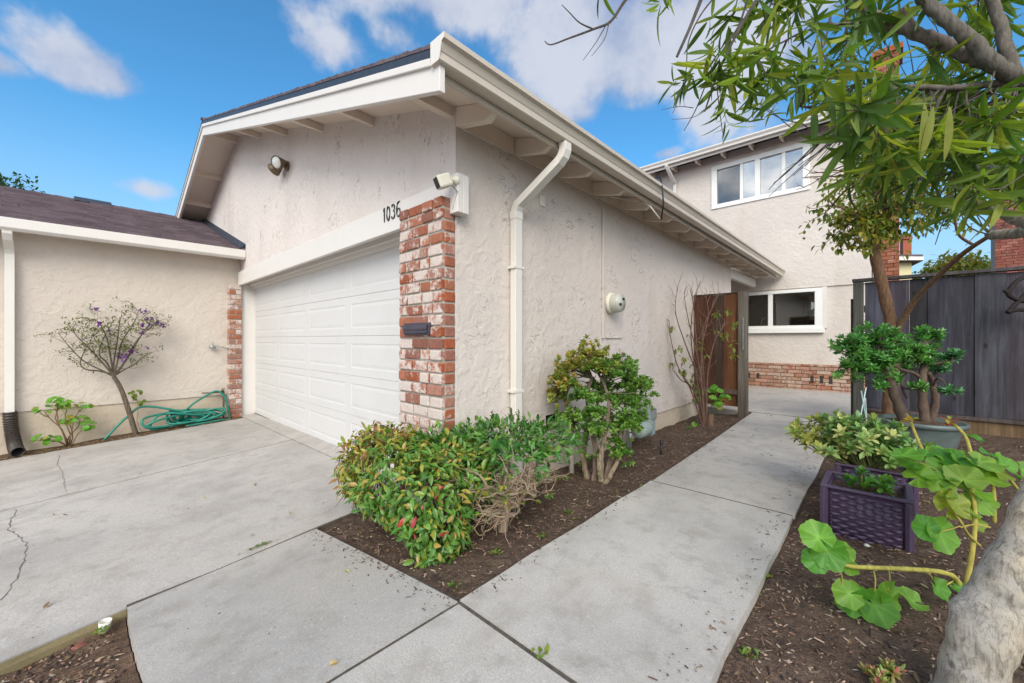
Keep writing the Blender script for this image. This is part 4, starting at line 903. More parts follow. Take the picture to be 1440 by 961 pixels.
for k in range(22):
    c = D(U(800, 880), U(492, 515), fj + .1); c.x = max(.06, c.x); twig(fo, c - UP * .05, c, .002, .002, r, .1, 3, 4, (.3, .2, .12)); rosette(fo, c, UP, r, 6, .018, .01, [(.35, .22, .16), (.45, .35, .25)], .9)
st.build('trunks', M['bark'], t); fo.build('leaves', M['leafg'], t)

# ---- bare leggy bush before the gate panel
r = random.Random(55)
bb = solve(992, 598, zbed); fb = (bb - CAM).dot(FW)
t = thing('leggy_bush', 'tall leggy bush with mostly bare reddish brown stems in front of the wooden panel', 'bush', bb)
st = MB(); fo = MB(); BB = (.19, .11, .085)
stems = [[(990, 600, 0), (978, 555, 0), (955, 520, 0), (943, 475, .05), (941, 450, .05)], [(990, 600, 0), (982, 545, -.05), (972, 480, -.05), (975, 430, 0), (985, 395, 0)], [(992, 598, 0), (985, 540, 0), (966, 490, .05), (950, 440, .1), (953, 405, .1)], [(994, 600, 0), (990, 540, .05), (988, 470, .1), (1003, 430, .1), (1013, 410, .1)], [(990, 600, 0), (984, 520, -.1), (968, 450, -.1), (962, 415, -.1)], [(993, 600, 0), (995, 530, 0), (1005, 480, 0), (1020, 455, 0)], [(991, 600, 0), (981, 500, .1), (975, 430, .15), (970, 405, .2)], [(990, 600, .05), (986, 500, .0), (996, 445, -.05), (992, 415, -.05)], [(988, 598, 0), (970, 545, 0), (958, 535, .05), (945, 520, .05)]]
for s_ in stems:
    P = smooth_path([D(x, y, fb + dd) for x, y, dd in s_], 6); st.tube(P, [lerp(.014, .0035, i / (len(P) - 1)) for i in range(len(P))], 6, jit(BB))
    for k in range(9):
        a = P[r.randrange(6, len(P))]; b = a + V((r.uniform(-.12, .12), r.uniform(-.1, .1), r.uniform(.06, .25))); twig(st, a, b, .004, .0015, r, .12, 4, 4, jit((.24, .16, .12)))
        if r.random() < .42 and (b.z < 1.5):
            for j in range(5): leaf(fo, b, rdir(r) - UP * .4, UP, r.uniform(.05, .08), .032, pick([(.20, .24, .05), (.14, .20, .04), (.26, .27, .08)]), .3, .3, 4)
for (x, y) in [(1035, 455), (1028, 485), (1020, 470), (1010, 440), (955, 490), (960, 505), (1030, 500), (1024, 440), (958, 520)]:
    c = D(x, y, fb); 
    for j in range(8): leaf(fo, c + rdir(r) * .05, rdir(r) - UP * .5, UP, r.uniform(.06, .09), .038, pick([(.20, .24, .05), (.14, .20, .04), (.26, .27, .08)]), .35, .3, 4)
mb = st; P = smooth_path([bb + V((.05, .02, -.05)), bb + V((.06, .02, .06)), bb + V((.07, .03, .16))], 3); st.tube(P, [.055, .05, .05, .045, .045, .04, .03][:len(P)], 8, (.22, .14, .09))
st.build('stems', M['bark'], t); fo.build('leaves', M['leaft'], t)

# ---- geraniums
GL = [(.115, .34, .035), (.15, .38, .045), (.09, .30, .035), (.19, .40, .06)]
GY = [(.24, .30, .045), (.33, .33, .06)]
def geranium(name, label, base, heads, R0, r, nl=7, stem=(.20, .24, .07), stemr=.006, cat='plant', spread=.08):
    t = thing(name, label, cat, base); fo = MB(); st = MB()
    for c in heads:
        P = twig(st, base, c, stemr, stemr * .6, r, .10, 6, 6, jit(stem))
        for k in range(nl):
            v = rdir(r); v.z = v.z * .5 + .2; p = c + v * spread; twig(st, P[-2], p, .0025, .002, r, .1, 3, 4, (.26, .28, .08))
            orb(fo, p, UP * .8 + v * .7 + (CAM - p).normalized() * .5, R0 * r.uniform(.6, 1.1), r, jit(r.choice(GL) if r.random() < .85 else r.choice(GY), .12), seg=22)
    fo.build('leaves', M['leaft'], t, smooth=True); st.build('stems', M['bark'], t, smooth=True); return t
r = random.Random(66)
b_ = solve(992, 592, zbed) + V((.06, .0, 0)); fg = (b_ - CAM).dot(FW)
geranium('geranium', 'bright green geranium with round leaves at the foot of the leggy bush', b_, [D(x, y, fg - .1 + U(-.1, .1)) for x, y in ((990, 552), (1008, 548), (1018, 560), (1000, 562), (984, 565), (1012, 572))], .05, r, 7, spread=.07)
b_ = solve(968, 606, zbed); fg = (b_ - CAM).dot(FW)
geranium('geranium', 'small low geranium seedling with few leaves in front of the leggy bush', b_, [D(x, y, fg) for x, y in ((965, 603), (975, 597))], .035, r, 3, stemr=.003, spread=.04)
b_ = V((-5.88, onX(95, 620, -5.88).y, 0)); b_.z = zd(b_.x, b_.y)
geranium('geranium', 'leggy green geranium on brown stems at the left wall beside the drain elbow', b_, [onX(x, y, -5.9 + U(-.05, .08)) for x, y in ((62, 578), (80, 565), (95, 572), (118, 572), (112, 592), (98, 592), (72, 620), (60, 618), (124, 600), (88, 568))], .042, r, 7, (.22, .13, .08), .008, spread=.08)

# ---- little purple-flowered tree by the left wall
r = random.Random(77)
tb = onX(192, 606, -5.86); tb.z = zd(tb.x, tb.y) - .02
t = thing('flowering_tree', 'small slanting tree with sparse leaves and purple flowers by the left wall', 'tree', tb)
st = MB(); fo = MB(); fl_ = MB(); TC = (.17, .135, .10)
W_ = lambda x, y, X: onX(x, y, X)
P = smooth_path([tb, W_(180, 575, -5.86), W_(170, 547, -5.87), W_(160, 530, -5.87)], 6); st.tube(P, [lerp(.034, .026, i / (len(P) - 1)) for i in range(len(P))], 9, TC)
tips = []
for s_ in [[(160, 530), (145, 522), (118, 508), (95, 485), (82, 468)], [(155, 526), (140, 522), (122, 520), (113, 512), (118, 495), (126, 482)], [(160, 530), (160, 510), (165, 480), (168, 455), (172, 440)], [(161, 530), (172, 515), (185, 495), (200, 470), (212, 452)], [(160, 530), (150, 510), (140, 500), (142, 485), (152, 465), (160, 450)], [(162, 528), (175, 520), (190, 512), (205, 500)], [(158, 527), (148, 515), (130, 495), (110, 475), (100, 462)], [(161, 528), (166, 505), (172, 480), (188, 455), (195, 438)], [(162, 527), (178, 505), (192, 480), (210, 462), (224, 456)], [(160, 529), (155, 500), (150, 475), (140, 455), (130, 448)]]:
    X0 = -5.86; P = smooth_path([W_(x, y, X0 + (U(-.04, .25) * (i / len(s_)))) for i, (x, y) in enumerate(s_)], 5)
    st.tube(P, [lerp(.013, .003, i / (len(P) - 1)) for i in range(len(P))], 6, TC)
    for k in range(15):
        i = r.randrange(len(P) // 3, len(P)); a = P[i]; b = a + V((r.uniform(-.12, .22), r.uniform(-.2, .2), r.uniform(-.03, .18)))
        b.x = max(b.x, -6.03); twig(st, a, b, .0035, .0012, r, .14, 4, 4, jit(TC)); tips.append(b); tips.append(a.lerp(b, .6))
        if r.random() < .6: c = b + V((r.uniform(-.05, .1), r.uniform(-.14, .14), r.uniform(-.03, .1))); c.x = max(c.x, -6.03); twig(st, b, c, .002, .001, r, .1, 3, 4, jit(TC)); tips.append(c)
for q in tips:
    dens = 5 if q.z > .95 or q.y > -1.3 else 3
    for k in range(dens): leaf(fo, q + rdir(r) * .03, rdir(r) + UP * .2, UP, r.uniform(.025, .045), .016, pick([(.13, .18, .045), (.19, .22, .06), (.09, .14, .035), (.22, .22, .09)]), .2, .3, 3)
flw = []
for (x, y) in [(170, 500), (166, 503), (172, 505), (178, 500), (205, 463), (200, 458), (210, 455), (218, 456), (222, 455), (228, 457), (206, 448), (204, 440), (200, 470), (214, 450), (155, 467), (184, 497), (197, 438), (135, 437), (206, 489), (140, 456), (185, 493), (230, 457)]:
    c = W_(x, y, -5.78); fl_ = MB()
    for k in range(7): leaf(fl_, c + rdir(r) * .012, rdir(r) + UP * .3, UP, .048, .034, jit((.22, .07, .46), .25), .2, .2, 3, prof_obov)
    flw.append(fl_)
st.build('trunk', M['bark2'], t); fo.build('leaves', M['leaft'], t); [q.build('flower', M['leaft'], t) for q in flw]
mb = MB(); st2 = MB(); c0 = V((tb.x - .05, tb.y + .1, tb.z)); 
for (x, y) in ((186, 555), (192, 560), (200, 566), (196, 552)):
    c = W_(x, y, -5.9); twig(st, c, c + V((0, 0, .02)), .002, .002, r, .1, 3, 4)
    for k in range(4): orb(mb, c + rdir(r) * .03, rdir(r) + V((1, 0, .5)), .028, r, pick([(.15, .24, .04), (.2, .27, .06)]), seg=14)
tw = twig(mb, c0, W_(192, 560, -5.9), .005, .003, r, .1, 5, 4, (.15, .13, .06)); tag(mb.build('seedling', M['leaft'], loc=c0), 'thin leafy shoot rising behind the hose beside the flowering tree', 'plant')

# ---- pot with jade tree
r = random.Random(88)
pc_ = V((2.585, 3.60, .0)); pc_.z = zr(pc_.x, pc_.y)
rimz = .33 
mb = MB(); mb.lathe([(.0, 0), (.20, 0), (.215, .02), (.255, .18), (.275, rimz - .075), (.283, rimz - .06), (.283, rimz - .05), (.305, rimz - .045), (.315, rimz - .02), (.305, rimz), (.285, rimz - .005), (.27, rimz - .04), (.0, rimz - .045)], pc_, (0, 0, 1), 48)
pot = mb.build('plant_pot', M['pot'], loc=pc_, smooth=True); tag(pot, 'large round grey green glazed pot before the fence, holding the jade tree', 'pot')
sm = MB(); sm.lathe([(.272, rimz - .037), (.15, rimz - .02), (.0, rimz - .015)], pc_, (0, 0, 1), 24); sm.build('potting_soil', M['soil'], pot)
t = thing('jade_tree', 'potted jade tree with three brown trunks and green leaf rosettes before the fence', 'plant', pc_ + UP * (rimz - .04))
st = MB(); fo = MB(); fp = (pc_ - CAM).dot(FW); PB = (.135, .095, .075)
def plimb(pts, r0, r1):
    P = smooth_path([D(x, y, fp + dd) for x, y, dd in pts], 6); P = [p + rdir(r) * r0 * .15 for p in P]
    st.tube(P, [lerp(r0, r1, i / (len(P) - 1)) * (1 + .1 * math.sin(i * 1.9)) for i in range(len(P))], 9, jit(PB)); return P
LM = [plimb([(1275, 598, 0), (1262, 565, 0), (1250, 535, 0), (1240, 505, 0), (1238, 490, 0)], .05, .022), plimb([(1300, 598, 0), (1298, 560, 0), (1298, 530, 0), (1302, 500, .05), (1300, 485, .05)], .042, .02), plimb([(1308, 598, .05), (1315, 565, .05), (1312, 540, .1), (1305, 525, .05)], .036, .02),
      plimb([(1298, 535, 0), (1285, 525, -.05), (1268, 520, -.05), (1255, 512, -.05)], .016, .01), plimb([(1302, 505, .05), (1310, 512, 0), (1325, 510, -.05), (1338, 508, -.1)], .014, .008), plimb([(1312, 545, .1), (1318, 532, 0), (1328, 538, -.05), (1332, 550, -.1)], .009, .006), plimb([(1245, 515, 0), (1225, 492, 0), (1205, 490, 0)], .012, .008), plimb([(1275, 560, 0), (1268, 540, .0), (1276, 520, 0), (1282, 505, .05)], .012, .008)]
PG_ = [(.08, .27, .055), (.11, .31, .06), (.065, .22, .05), (.15, .35, .08)]; PB_ = [(.09, .26, .10), (.075, .23, .09)]
pcl = [(1190, 490, 0, .09, 14), (1205, 480, 0, .10, 16), (1212, 500, 0, .10, 18), (1200, 515, -.05, .10, 16), (1222, 520, -.05, .11, 20), (1240, 508, -.1, .11, 18), (1260, 500, -.1, .10, 16), (1280, 495, -.05, .10, 16), (1244, 470, .05, .09, 11), (1232, 475, .05, .06, 7), (1262, 480, .05, .08, 10), (1306, 470, .1, .08, 11), (1315, 475, .1, .06, 7), (1300, 500, .05, .08, 10), (1318, 520, .1, .09, 12), (1336, 505, -.05, .05, 6), (1342, 500, -.1, .04, 4), (1292, 548, -.15, .06, 6), (1336, 552, -.15, .06, 6), (1240, 545, -.1, .05, 4), (1215, 485, .1, .1, 12), (1290, 508, .0, .09, 10)]
for i, (x, y, dd, R0, N) in enumerate(pcl):
    N = int(N * 1.8)
    c = D(x, y, fp + dd); lm = min((p for P in LM for p in P[5:]), key=lambda p: (p - c).length)
    twig(st, lm, c, .009, .005, r, .08, 5, 5, (.12, .10, .07))
    for k in range(N):
        v = rdir(r); v.z = v.z * .55 + .1; p = c + v * R0 * r.uniform(.4, 1.05); rosette(fo, p, v * .6 + UP * .8, r, r.choice([10, 12]), .06, .020, [jit(x_, .1) for x_ in (PB_ if i in (14, 15, 16, 18) else PG_)], 1.0, .12, .25, 3)
        if k % 3 == 0: twig(st, c, p, .005, .003, r, .1, 3, 4, (.12, .10, .07))
for k in range(210):
    a = r.uniform(0, 6.28); q = math.sqrt(r.uniform(.1, 1.1)); q *= 1 + .22 * math.sin(3 * a + 2) + .15 * math.sin(6 * a); x, y = 1246 + 76 * q * math.cos(a), 500 + 36 * q * math.sin(a)
    if x > 1290 and r.random() < .55: continue
    c = D(x, y, fp + r.uniform(-.2, .25)); lm = min((p for P in LM for p in P[5:]), key=lambda p: (p - c).length)
    if k % 2 == 0: twig(st, lm, c, .006, .003, r, .1, 4, 4, (.12, .10, .07))
    rosette(fo, c, UP * .8 + rdir(r) * .7, r, r.choice([8, 10]), .058, .020, [jit(x_, .1) for x_ in PG_], 1.0, .12, .25, 3)
st.build('trunks', M['bark'], t, smooth=True); fo.build('leaves', M['leafg'], t)

# ---- slender tree behind the pot
r = random.Random(91)
fT = 4.75
tb = D(1250, 612, fT); tb.z = zr(tb.x, tb.y) - .03
t = thing('slender_tree', 'slender brown forked tree with small leaves rising between the pot and the fence', 'tree', tb)
st = MB(); fo = MB(); SB = (.20, .115, .07)
P = smooth_path([tb, D(1251, 560, fT), D(1256, 505, fT), D(1256, 470, fT), D(1244, 415, fT), D(1233, 370, fT), D(1226, 335, fT), D(1224, 318, fT)], 6); st.tube(P, [lerp(.070, .048, i / (len(P) - 1)) * (1 + .06 * math.sin(i * 1.7)) for i in range(len(P))], 10, SB)
sb = [[(1258, 478, fT), (1268, 452, fT - .1), (1290, 418, fT - .3), (1325, 383, fT - .6), (1358, 354, fT - .9), (1395, 330, fT - 1.2)], [(1232, 365, fT), (1222, 330, fT), (1200, 300, fT), (1170, 288, fT)], [(1226, 335, fT), (1240, 300, fT - .1), (1245, 260, fT - .2), (1235, 220, fT - .2)], [(1226, 335, fT), (1228, 290, fT + .1), (1215, 250, fT + .1)], [(1240, 300, fT - .1), (1268, 285, fT - .2), (1300, 282, fT - .3), (1330, 300, fT - .3)], [(1366, 343, fT - .9), (1348, 330, fT - .95), (1342, 305, fT - 1), (1336, 285, fT - 1)], [(1240, 290, fT), (1265, 255, fT - .1), (1300, 240, fT - .2)], [(1236, 300, fT), (1210, 310, fT), (1185, 318, fT)]]
RS = [(.036, .017), (.035, .008), (.045, .012), (.035, .01), (.02, .006), (.014, .006), (.02, .006), (.016, .005)]
BP = []
for s_, (a, b) in zip(sb, RS):
    Q = smooth_path([D(*p) for p in s_], 6); st.tube(Q, [lerp(a, b, i / (len(Q) - 1)) for i in range(len(Q))], 7, jit(SB)); BP.append(Q)
SL = [(.15, .22, .04), (.22, .28, .05), (.10, .17, .035), (.29, .31, .06), (.36, .31, .06)]
for i, Q in enumerate(BP):
    if i == 0 or i == 5: continue
    for k in range(30):
        a = Q[r.randrange(3, len(Q))]; b = a + V((r.uniform(-.35, .35), r.uniform(-.3, .3), r.uniform(-.3, .22))); Tq = twig(st, a, b, .006, .002, r, .12, 5, 4, jit(SB))
        for j in range(13): p = Tq[r.randrange(2, 6)] + rdir(r) * .05; leaf(fo, p, rdir(r) - UP * .5, UP, r.uniform(.05, .085), .036, pick(SL), .3, .3, 4)
for k in range(48):
    x, y = r.choice([(U(1165, 1260), U(255, 320)), (U(1270, 1340), U(290, 318)), (U(1200, 1290), U(200, 300)), (U(1190, 1250), U(300, 345))]); c = D(x, y, fT - U(-.1, .3)); lm = min((p for Q in BP for p in Q), key=lambda p: (p - c).length); twig(st, lm, c, .004, .0015, r, .1, 5, 4, jit(SB))
    for j in range(11): leaf(fo, c + rdir(r) * .11, rdir(r) - UP * .6, UP, r.uniform(.05, .085), .036, pick(SL), .3, .3, 4)
st.build('trunk', M['bark2'], t, smooth=True); fo.build('crown', M['leaft'], t)

# ---- foreground tree
r = random.Random(101)
tb = D(1360, 1000, 1.27); tb.z = zr(tb.x, tb.y) - .02
t = thing('long_leaved_tree', 'pale barked leaning tree at the right edge with long narrow leaves hanging over the path', 'tree', tb)
st = MB(); tw = MB(); fo = MB(); GB = (.40, .37, .32); DB = (.17, .15, .125)
P = smooth_path([tb, D(1368, 940, 1.26), D(1388, 880, 1.25), D(1408, 840, 1.25), D(1430, 800, 1.245), D(1452, 758, 1.245), D(1474, 712, 1.25), D(1515, 620, 1.30), D(1570, 480, 1.38), D(1580, 350, 1.48), D(1545, 230, 1.58)], 9)
rad_ = lambda i: lerp(.078, .055, i / (len(P) - 1)) * (1 + .028 * math.sin(i * .9) + .03 * math.sin(i * .37 + 1)) + (.008 if i < 3 else 0)
N_ = 40; vs = []; u = V((1, 0, 0))
for i, p in enumerate(P):
    tt = (P[min(i+1, len(P)-1)] - P[max(i-1, 0)]).normalized(); u = (u - tt * u.dot(tt)).normalized(); w = tt.cross(u)
    for k in range(N_):
        a = 2 * math.pi * k / N_; rr = rad_(i) * (1 + .03 * math.sin(3 * a + i * .2) + .007 * math.sin(7 * a + i * .5) + .010 * math.sin(i * 1.9 + 2 * a) + .045 * math.exp(-((i - 14 - 1.2 * math.sin(a)) / .9) ** 2) + .035 * math.exp(-((i - 24 + 1.5 * math.cos(a)) / .8) ** 2) + .025 * math.exp(-((i - 7 + 1.2 * math.sin(a + 2)) / .8) ** 2) + .22 * math.exp(-(((a - 3.3 + math.pi) % (2 * math.pi) - math.pi) / .45) ** 2 - ((i - 19) / 1.6) ** 2)); vs.append(p + (u * math.cos(a) + w * math.sin(a)) * rr)
st.add(vs, [(i*N_+k, i*N_+(k+1) % N_, (i+1)*N_+(k+1) % N_, (i+1)*N_+k) for i in range(len(P)-1) for k in range(N_)], GB)
q = D(1352, 838, 1.20); st.build('trunk', M['barkt'], t, smooth=True)
LB = MB(); BR = []
for s_, a, b, c_ in [([(1560, 260, 1.58), (1500, 150, 1.62), (1440, 115, 1.66), (1391, 89, 1.7), (1350, 73, 1.75), (1310, 54, 1.8), (1269, 40, 1.85), (1231, 24, 1.9), (1205, -10, 1.95), (1150, -70, 2.0)], .034, .020, DB), ([(1440, 117, 1.66), (1400, 92, 1.66), (1370, 62, 1.68), (1340, 35, 1.7), (1305, 5, 1.75), (1270, -40, 1.8)], .030, .022, DB), ([(1430, 110, 1.66), (1415, 68, 1.7), (1405, 27, 1.75), (1388, -12, 1.8), (1370, -60, 1.8)], .024, .018, DB),
                     ([(1575, 380, 1.5), (1500, 330, 1.7), (1440, 312, 1.85), (1397, 296, 1.9), (1357, 284, 1.95), (1327, 279, 2.0)], .034, .016, (.30, .28, .26)), ([(1575, 350, 1.5), (1500, 245, 1.8), (1440, 240, 1.9), (1395, 240, 1.95), (1370, 238, 2.0), (1352, 214, 2.1), (1322, 198, 2.2), (1300, 185, 2.3)], .03, .012, (.24, .22, .21)), ([(1370, 238, 2.0), (1362, 262, 2.0), (1356, 284, 1.97)], .016, .013, (.22, .20, .19)),
                     ([(1570, 330, 1.5), (1500, 324, 1.9), (1440, 327, 2.2), (1410, 330, 2.3), (1391, 331, 2.35)], .034, .026, (.30, .28, .25)), ([(1430, 122, 1.66), (1400, 118, 1.7), (1340, 124, 1.75), (1290, 123, 1.8), (1240, 126, 1.85), (1215, 125, 1.9)], .016, .009, DB), ([(1440, 120, 1.66), (1390, 130, 1.8), (1350, 143, 1.85), (1310, 155, 1.95), (1260, 165, 2.0), (1200, 180, 2.05), (1150, 200, 2.1)], .012, .004, DB),
                     ([(1440, 128, 1.7), (1380, 150, 1.85), (1320, 165, 1.9), (1270, 205, 1.95), (1220, 235, 2.0)], .010, .003, DB), ([(1231, 24, 1.9), (1200, 32, 1.9), (1170, 35, 1.9), (1168, 20, 1.9)], .012, .005, DB), ([(1269, 12, 1.85), (1285, 35, 1.83), (1302, 60, 1.82), (1318, 85, 1.83), (1322, 108, 1.85)], .011, .006, (.28, .23, .17))]:
    Q = smooth_path([D(*p) for p in s_], 6); Q = [p + rdir(r) * a * .10 for p in Q]; LB.tube(Q, [lerp(a, b, i / (len(Q) - 1)) * (1 + .09 * math.sin(i * 2.3)) for i in range(len(Q))], 9, jit(c_, .1)); BR.append(Q)
LB.build('branch', M['bark2'], t, smooth=True)
TWG = (.12, .10, .09)
for s_, a, b in [([(905, -25, 1.8), (880, 0, 1.8), (859, 30, 1.8), (835, 41, 1.8), (800, 54, 1.8), (775, 63, 1.8), (766, 58, 1.8)], .008, .002), ([(834, 41, 1.8), (815, 32, 1.8), (800, 17, 1.8), (790, 7, 1.8)], .004, .0015), ([(856, 34, 1.8), (850, 55, 1.78), (832, 79, 1.75)], .0028, .001), ([(852, 36, 1.8), (838, 60, 1.8), (820, 85, 1.8)], .0025, .001),
                 ([(1000, -30, 1.75), (986, 0, 1.75), (970, 40, 1.75), (952, 80, 1.75)], .010, .006), ([(1010, -10, 1.8), (985, 22, 1.78), (968, 60, 1.76), (964, 105, 1.75), (950, 150, 1.75), (945, 160, 1.75)], .004, .001), ([(1085, -30, 1.7), (1056, 13, 1.7), (1035, 50, 1.7), (1010, 103, 1.7), (991, 157, 1.7)], .009, .003), ([(1060, -20, 1.75), (1051, 0, 1.75), (1037, 40, 1.75), (1005, 89, 1.75), (980, 151, 1.75), (962, 184, 1.75)], .006, .0015), ([(1008, 115, 1.7), (1010, 140, 1.7), (1016, 187, 1.7)], .003, .0015), ([(1095, -20, 1.8), (1086, 0, 1.8), (1075, 30, 1.8), (1064, 54, 1.8)], .005, .003), ([(1170, 35, 1.9), (1130, 45, 1.85), (1100, 60, 1.85), (1059, 81, 1.8)], .006, .003), ([(1150, 30, 1.9), (1155, 70, 1.85), (1135, 110, 1.85), (1125, 150, 1.85)], .004, .002), ([(1168, 25, 1.9), (1160, 60, 1.85), (1156, 75, 1.85), (1180, 105, 1.8), (1198, 135, 1.8)], .005, .002), ([(1188, 10, 1.9), (1190, 60, 1.9), (1188, 110, 1.9)], .004, .002), ([(1000, 150, 1.75), (975, 165, 1.75), (945, 168, 1.75)], .002, .0008), ([(975, 152, 1.75), (955, 150, 1.75), (930, 155, 1.75)], .002, .0008), ([(1040, -15, 1.8), (1030, 20, 1.8), (1005, 40, 1.8), (1000, 62, 1.8)], .003, .001)]:
    Q = smooth_path([D(*p) for p in s_], 5); tw.tube(Q, [lerp(a, b, i / (len(Q) - 1)) for i in range(len(Q))], 5, jit(TWG)); BR.append(Q)
for k in range(80):                                                    # bare drooping twigs
    Q = r.choice(BR[7:10] + BR[4:5]); a = r.choice(Q); b = a + RT * r.uniform(-.32, .02) + UP * r.uniform(-.32, -.05) + FW * r.uniform(-.1, .25); Tq = twig(tw, a, b, .005, .0018, r, .08, 6, 4, jit(TWG), -.15)
    if r.random() < .5: twig(tw, Tq[3], Tq[3] + RT * r.uniform(-.15, .0) - UP * r.uniform(.02, .14), .0025, .001, r, .08, 4, 4, jit(TWG))
for (x, y) in ((1120, 262), (1128, 258), (1138, 250), (1150, 255)):      # reddish dead spray before the wall
    a = D(1195 + U(-5, 5), 238 + U(-8, 8), 2.1); b = D(x, y + U(-8, 8), 2.15); Tq = twig(tw, a, b, .004, .0015, r, .06, 6, 4, (.28, .15, .12))
    for k in range(4): twig(tw, Tq[2 + k], Tq[2 + k] + RT * U(-.08, -.02) + UP * U(-.03, .03), .0018, .001, r, .1, 3, 4, (.28, .15, .12))
LL = [(.10, .18, .022), (.14, .23, .03), (.20, .29, .04), (.06, .125, .02), (.28, .33, .06), (.08, .17, .03)]
def whorl(p, ax, n, L0, sc=1, cols=LL, droop=.5, wide=.085):
    ax = ax.normalized(); u = ax.orthogonal().normalized(); w = ax.cross(u); a0 = r.uniform(0, 6.28); c0 = r.choice(cols)
    for k in range(n):
        a = a0 + k * 2.399; el = r.uniform(.55, 1.35); d = (u * math.cos(a) + w * math.sin(a)) * math.sin(el) + ax * math.cos(el) - UP * droop * r.uniform(.0, .5)
        L = L0 * r.uniform(.5, 1.25); kk = r.uniform(.75, 1.25); c = c0 if r.random() < .5 else r.choice(cols); leaf(fo, p - ax * r.uniform(0, .11) + rdir(r) * .006, d + rdir(r) * .22, ax + rdir(r) * .5, L, L * wide * r.uniform(1.5, 2.1), tuple(x * kk for x in c), r.uniform(-.1, .55), .28, 6)
for (x, y, d_, n_, L0, dx, dy) in [(838, -2, 1.8, 7, .16, -.6, -.9), (925, 15, 1.8, 8, .14, -.3, -1), (945, -5, 1.8, 7, .12, .3, -1), (992, 100, 1.72, 12, .14, -.3, -.6), (965, 112, 1.74, 8, .13, -1, -.3), (1010, 108, 1.7, 14, .15, .1, -.8), (1030, 118, 1.72, 12, .15, .2, -1), (1000, 130, 1.68, 10, .13, -.6, -.8), (1045, 95, 1.72, 12, .14, .5, -.4), (1027, 45, 1.8, 10, .13, 0, -.7), (1000, 68, 1.8, 8, .11, -.5, .2), (1017, 185, 1.7, 3, .1, 0, -1), (1030, 189, 1.7, 10, .13, .3, -.6), (1005, 165, 1.7, 6, .10, -.3, -1), (943, 118, 1.76, 7, .10, -1, -.2), (948, 128, 1.76, 6, .10, -.7, -.6), (1062, 130, 1.8, 12, .16, 0, -1), (1075, 75, 1.8, 11, .15, .2, -.3), (1060, 80, 1.8, 10, .15, -.5, -.3), (1085, 110, 1.85, 11, .14, .6, -.6), (1112, 140, 1.85, 10, .13, -.3, -.4), (1090, 20, 1.85, 9, .17, -.2, -.9), (1120, 55, 1.85, 10, .13, .3, .3), (1135, 100, 1.85, 11, .14, -.2, -.4), (1180, 65, 1.9, 11, .15, -.3, -.3), (1155, 115, 1.85, 11, .13, .2, -.6), (1010, 20, 1.85, 7, .14, .6, .5), (1070, 10, 1.8, 9, .17, .2, -.8), (1040, 30, 1.8, 5, .15, 0, -1), (1120, 10, 1.8, 8, .16, -.2, -.8)]:
    whorl(D(x, y, d_), RT * dx + UP * dy * 1.0 - UP * .0 + FW * r.uniform(-.4, .3), n_, L0)
zones = [((1100, 1440), (130, 235), 70), ((1150, 1440), (60, 150), 30), ((1200, 1440), (-20, 60), 26), ((1165, 1240), (190, 240), 15), ((1190, 1320), (210, 285), 22), ((1330, 1440), (215, 290), 24), ((1240, 1440), (150, 215), 36), ((1080, 1200), (-15, 30), 9), ((1060, 1130), (100, 190), 12)]
for (xa, xb), (ya, yb), N in zones:
    for _ in range(N):
        x, y = r.uniform(xa, xb), r.uniform(ya, yb); d_ = r.uniform(1.55, 2.7)
        if y > 255 and x > 1260 and r.random() < .4: continue
        if x < 1185 and y > 150: continue
        if x < 1215 and y > 200 and r.random() < .6: continue
        c = D(x, y, d_); lm = min((p for Q in BR for p in Q), key=lambda p: (p - c).length + .15 * abs((p - c).dot(FW)))
        dv = c - lm; twig(tw, lm, c, .0045, .0022, r, .09, 6, 4, jit(TWG), .12)
        whorl(c, dv.normalized() + UP * r.uniform(-.7, .3) + rdir(r) * .5, r.choice([7, 8, 9, 10]), r.uniform(.13, .19), droop=.6)
for _ in range(60):                                                     # higher canopy above the frame
    c = D(r.uniform(1050, 1560), r.uniform(-330, -40), r.uniform(1.7, 2.6)); lm = min((p for Q in BR[:3] for p in Q), key=lambda p: (p - c).length); twig(tw, lm, c, .008, .003, r, .08, 6, 4, jit(TWG), .1); whorl(c, c - lm + UP * .1, 11, .17)
for (x, y) in ((1300, 145), (1335, 150), (1312, 150)): leaf(fo, D(x, y, 1.5), -UP * 1.0 + RT * U(-.25, .1), FW * -1, .20, .032, (.24, .27, .035), .1, .2, 6)
tw.build('twigs', M['bark2'], t); fo.build('crown', M['leaft'], t)
# bare vine on the fence at the right
mb = MB(); 
for s_ in ([(1445, 388, 4.2), (1430, 396, 4.2), (1418, 412, 4.2), (1428, 421, 4.2), (1445, 425, 4.2)], [(1417, 440, 4.2), (1428, 428, 4.2), (1445, 412, 4.2)], [(1420, 438, 4.2), (1432, 436, 4.2), (1450, 436, 4.2)], [(1418, 412, 4.2), (1412, 408, 4.22)], [(1445, 425, 4.2), (1470, 470, 4.17), (1480, 560, 4.12), (1478, 640, 4.12)], [(1445, 388, 4.2), (1490, 430, 4.17), (1485, 560, 4.12)]):
    Q = smooth_path([D(*p) for p in s_], 5); mb.tube(Q, .022, 7, (.032, .026, .025))
tag(mb.build('bare_vine', M['bark'], loc=D(1478, 640, 4.12), smooth=True), 'dark bare vine stems curling in front of the fence at the right edge', 'vine')

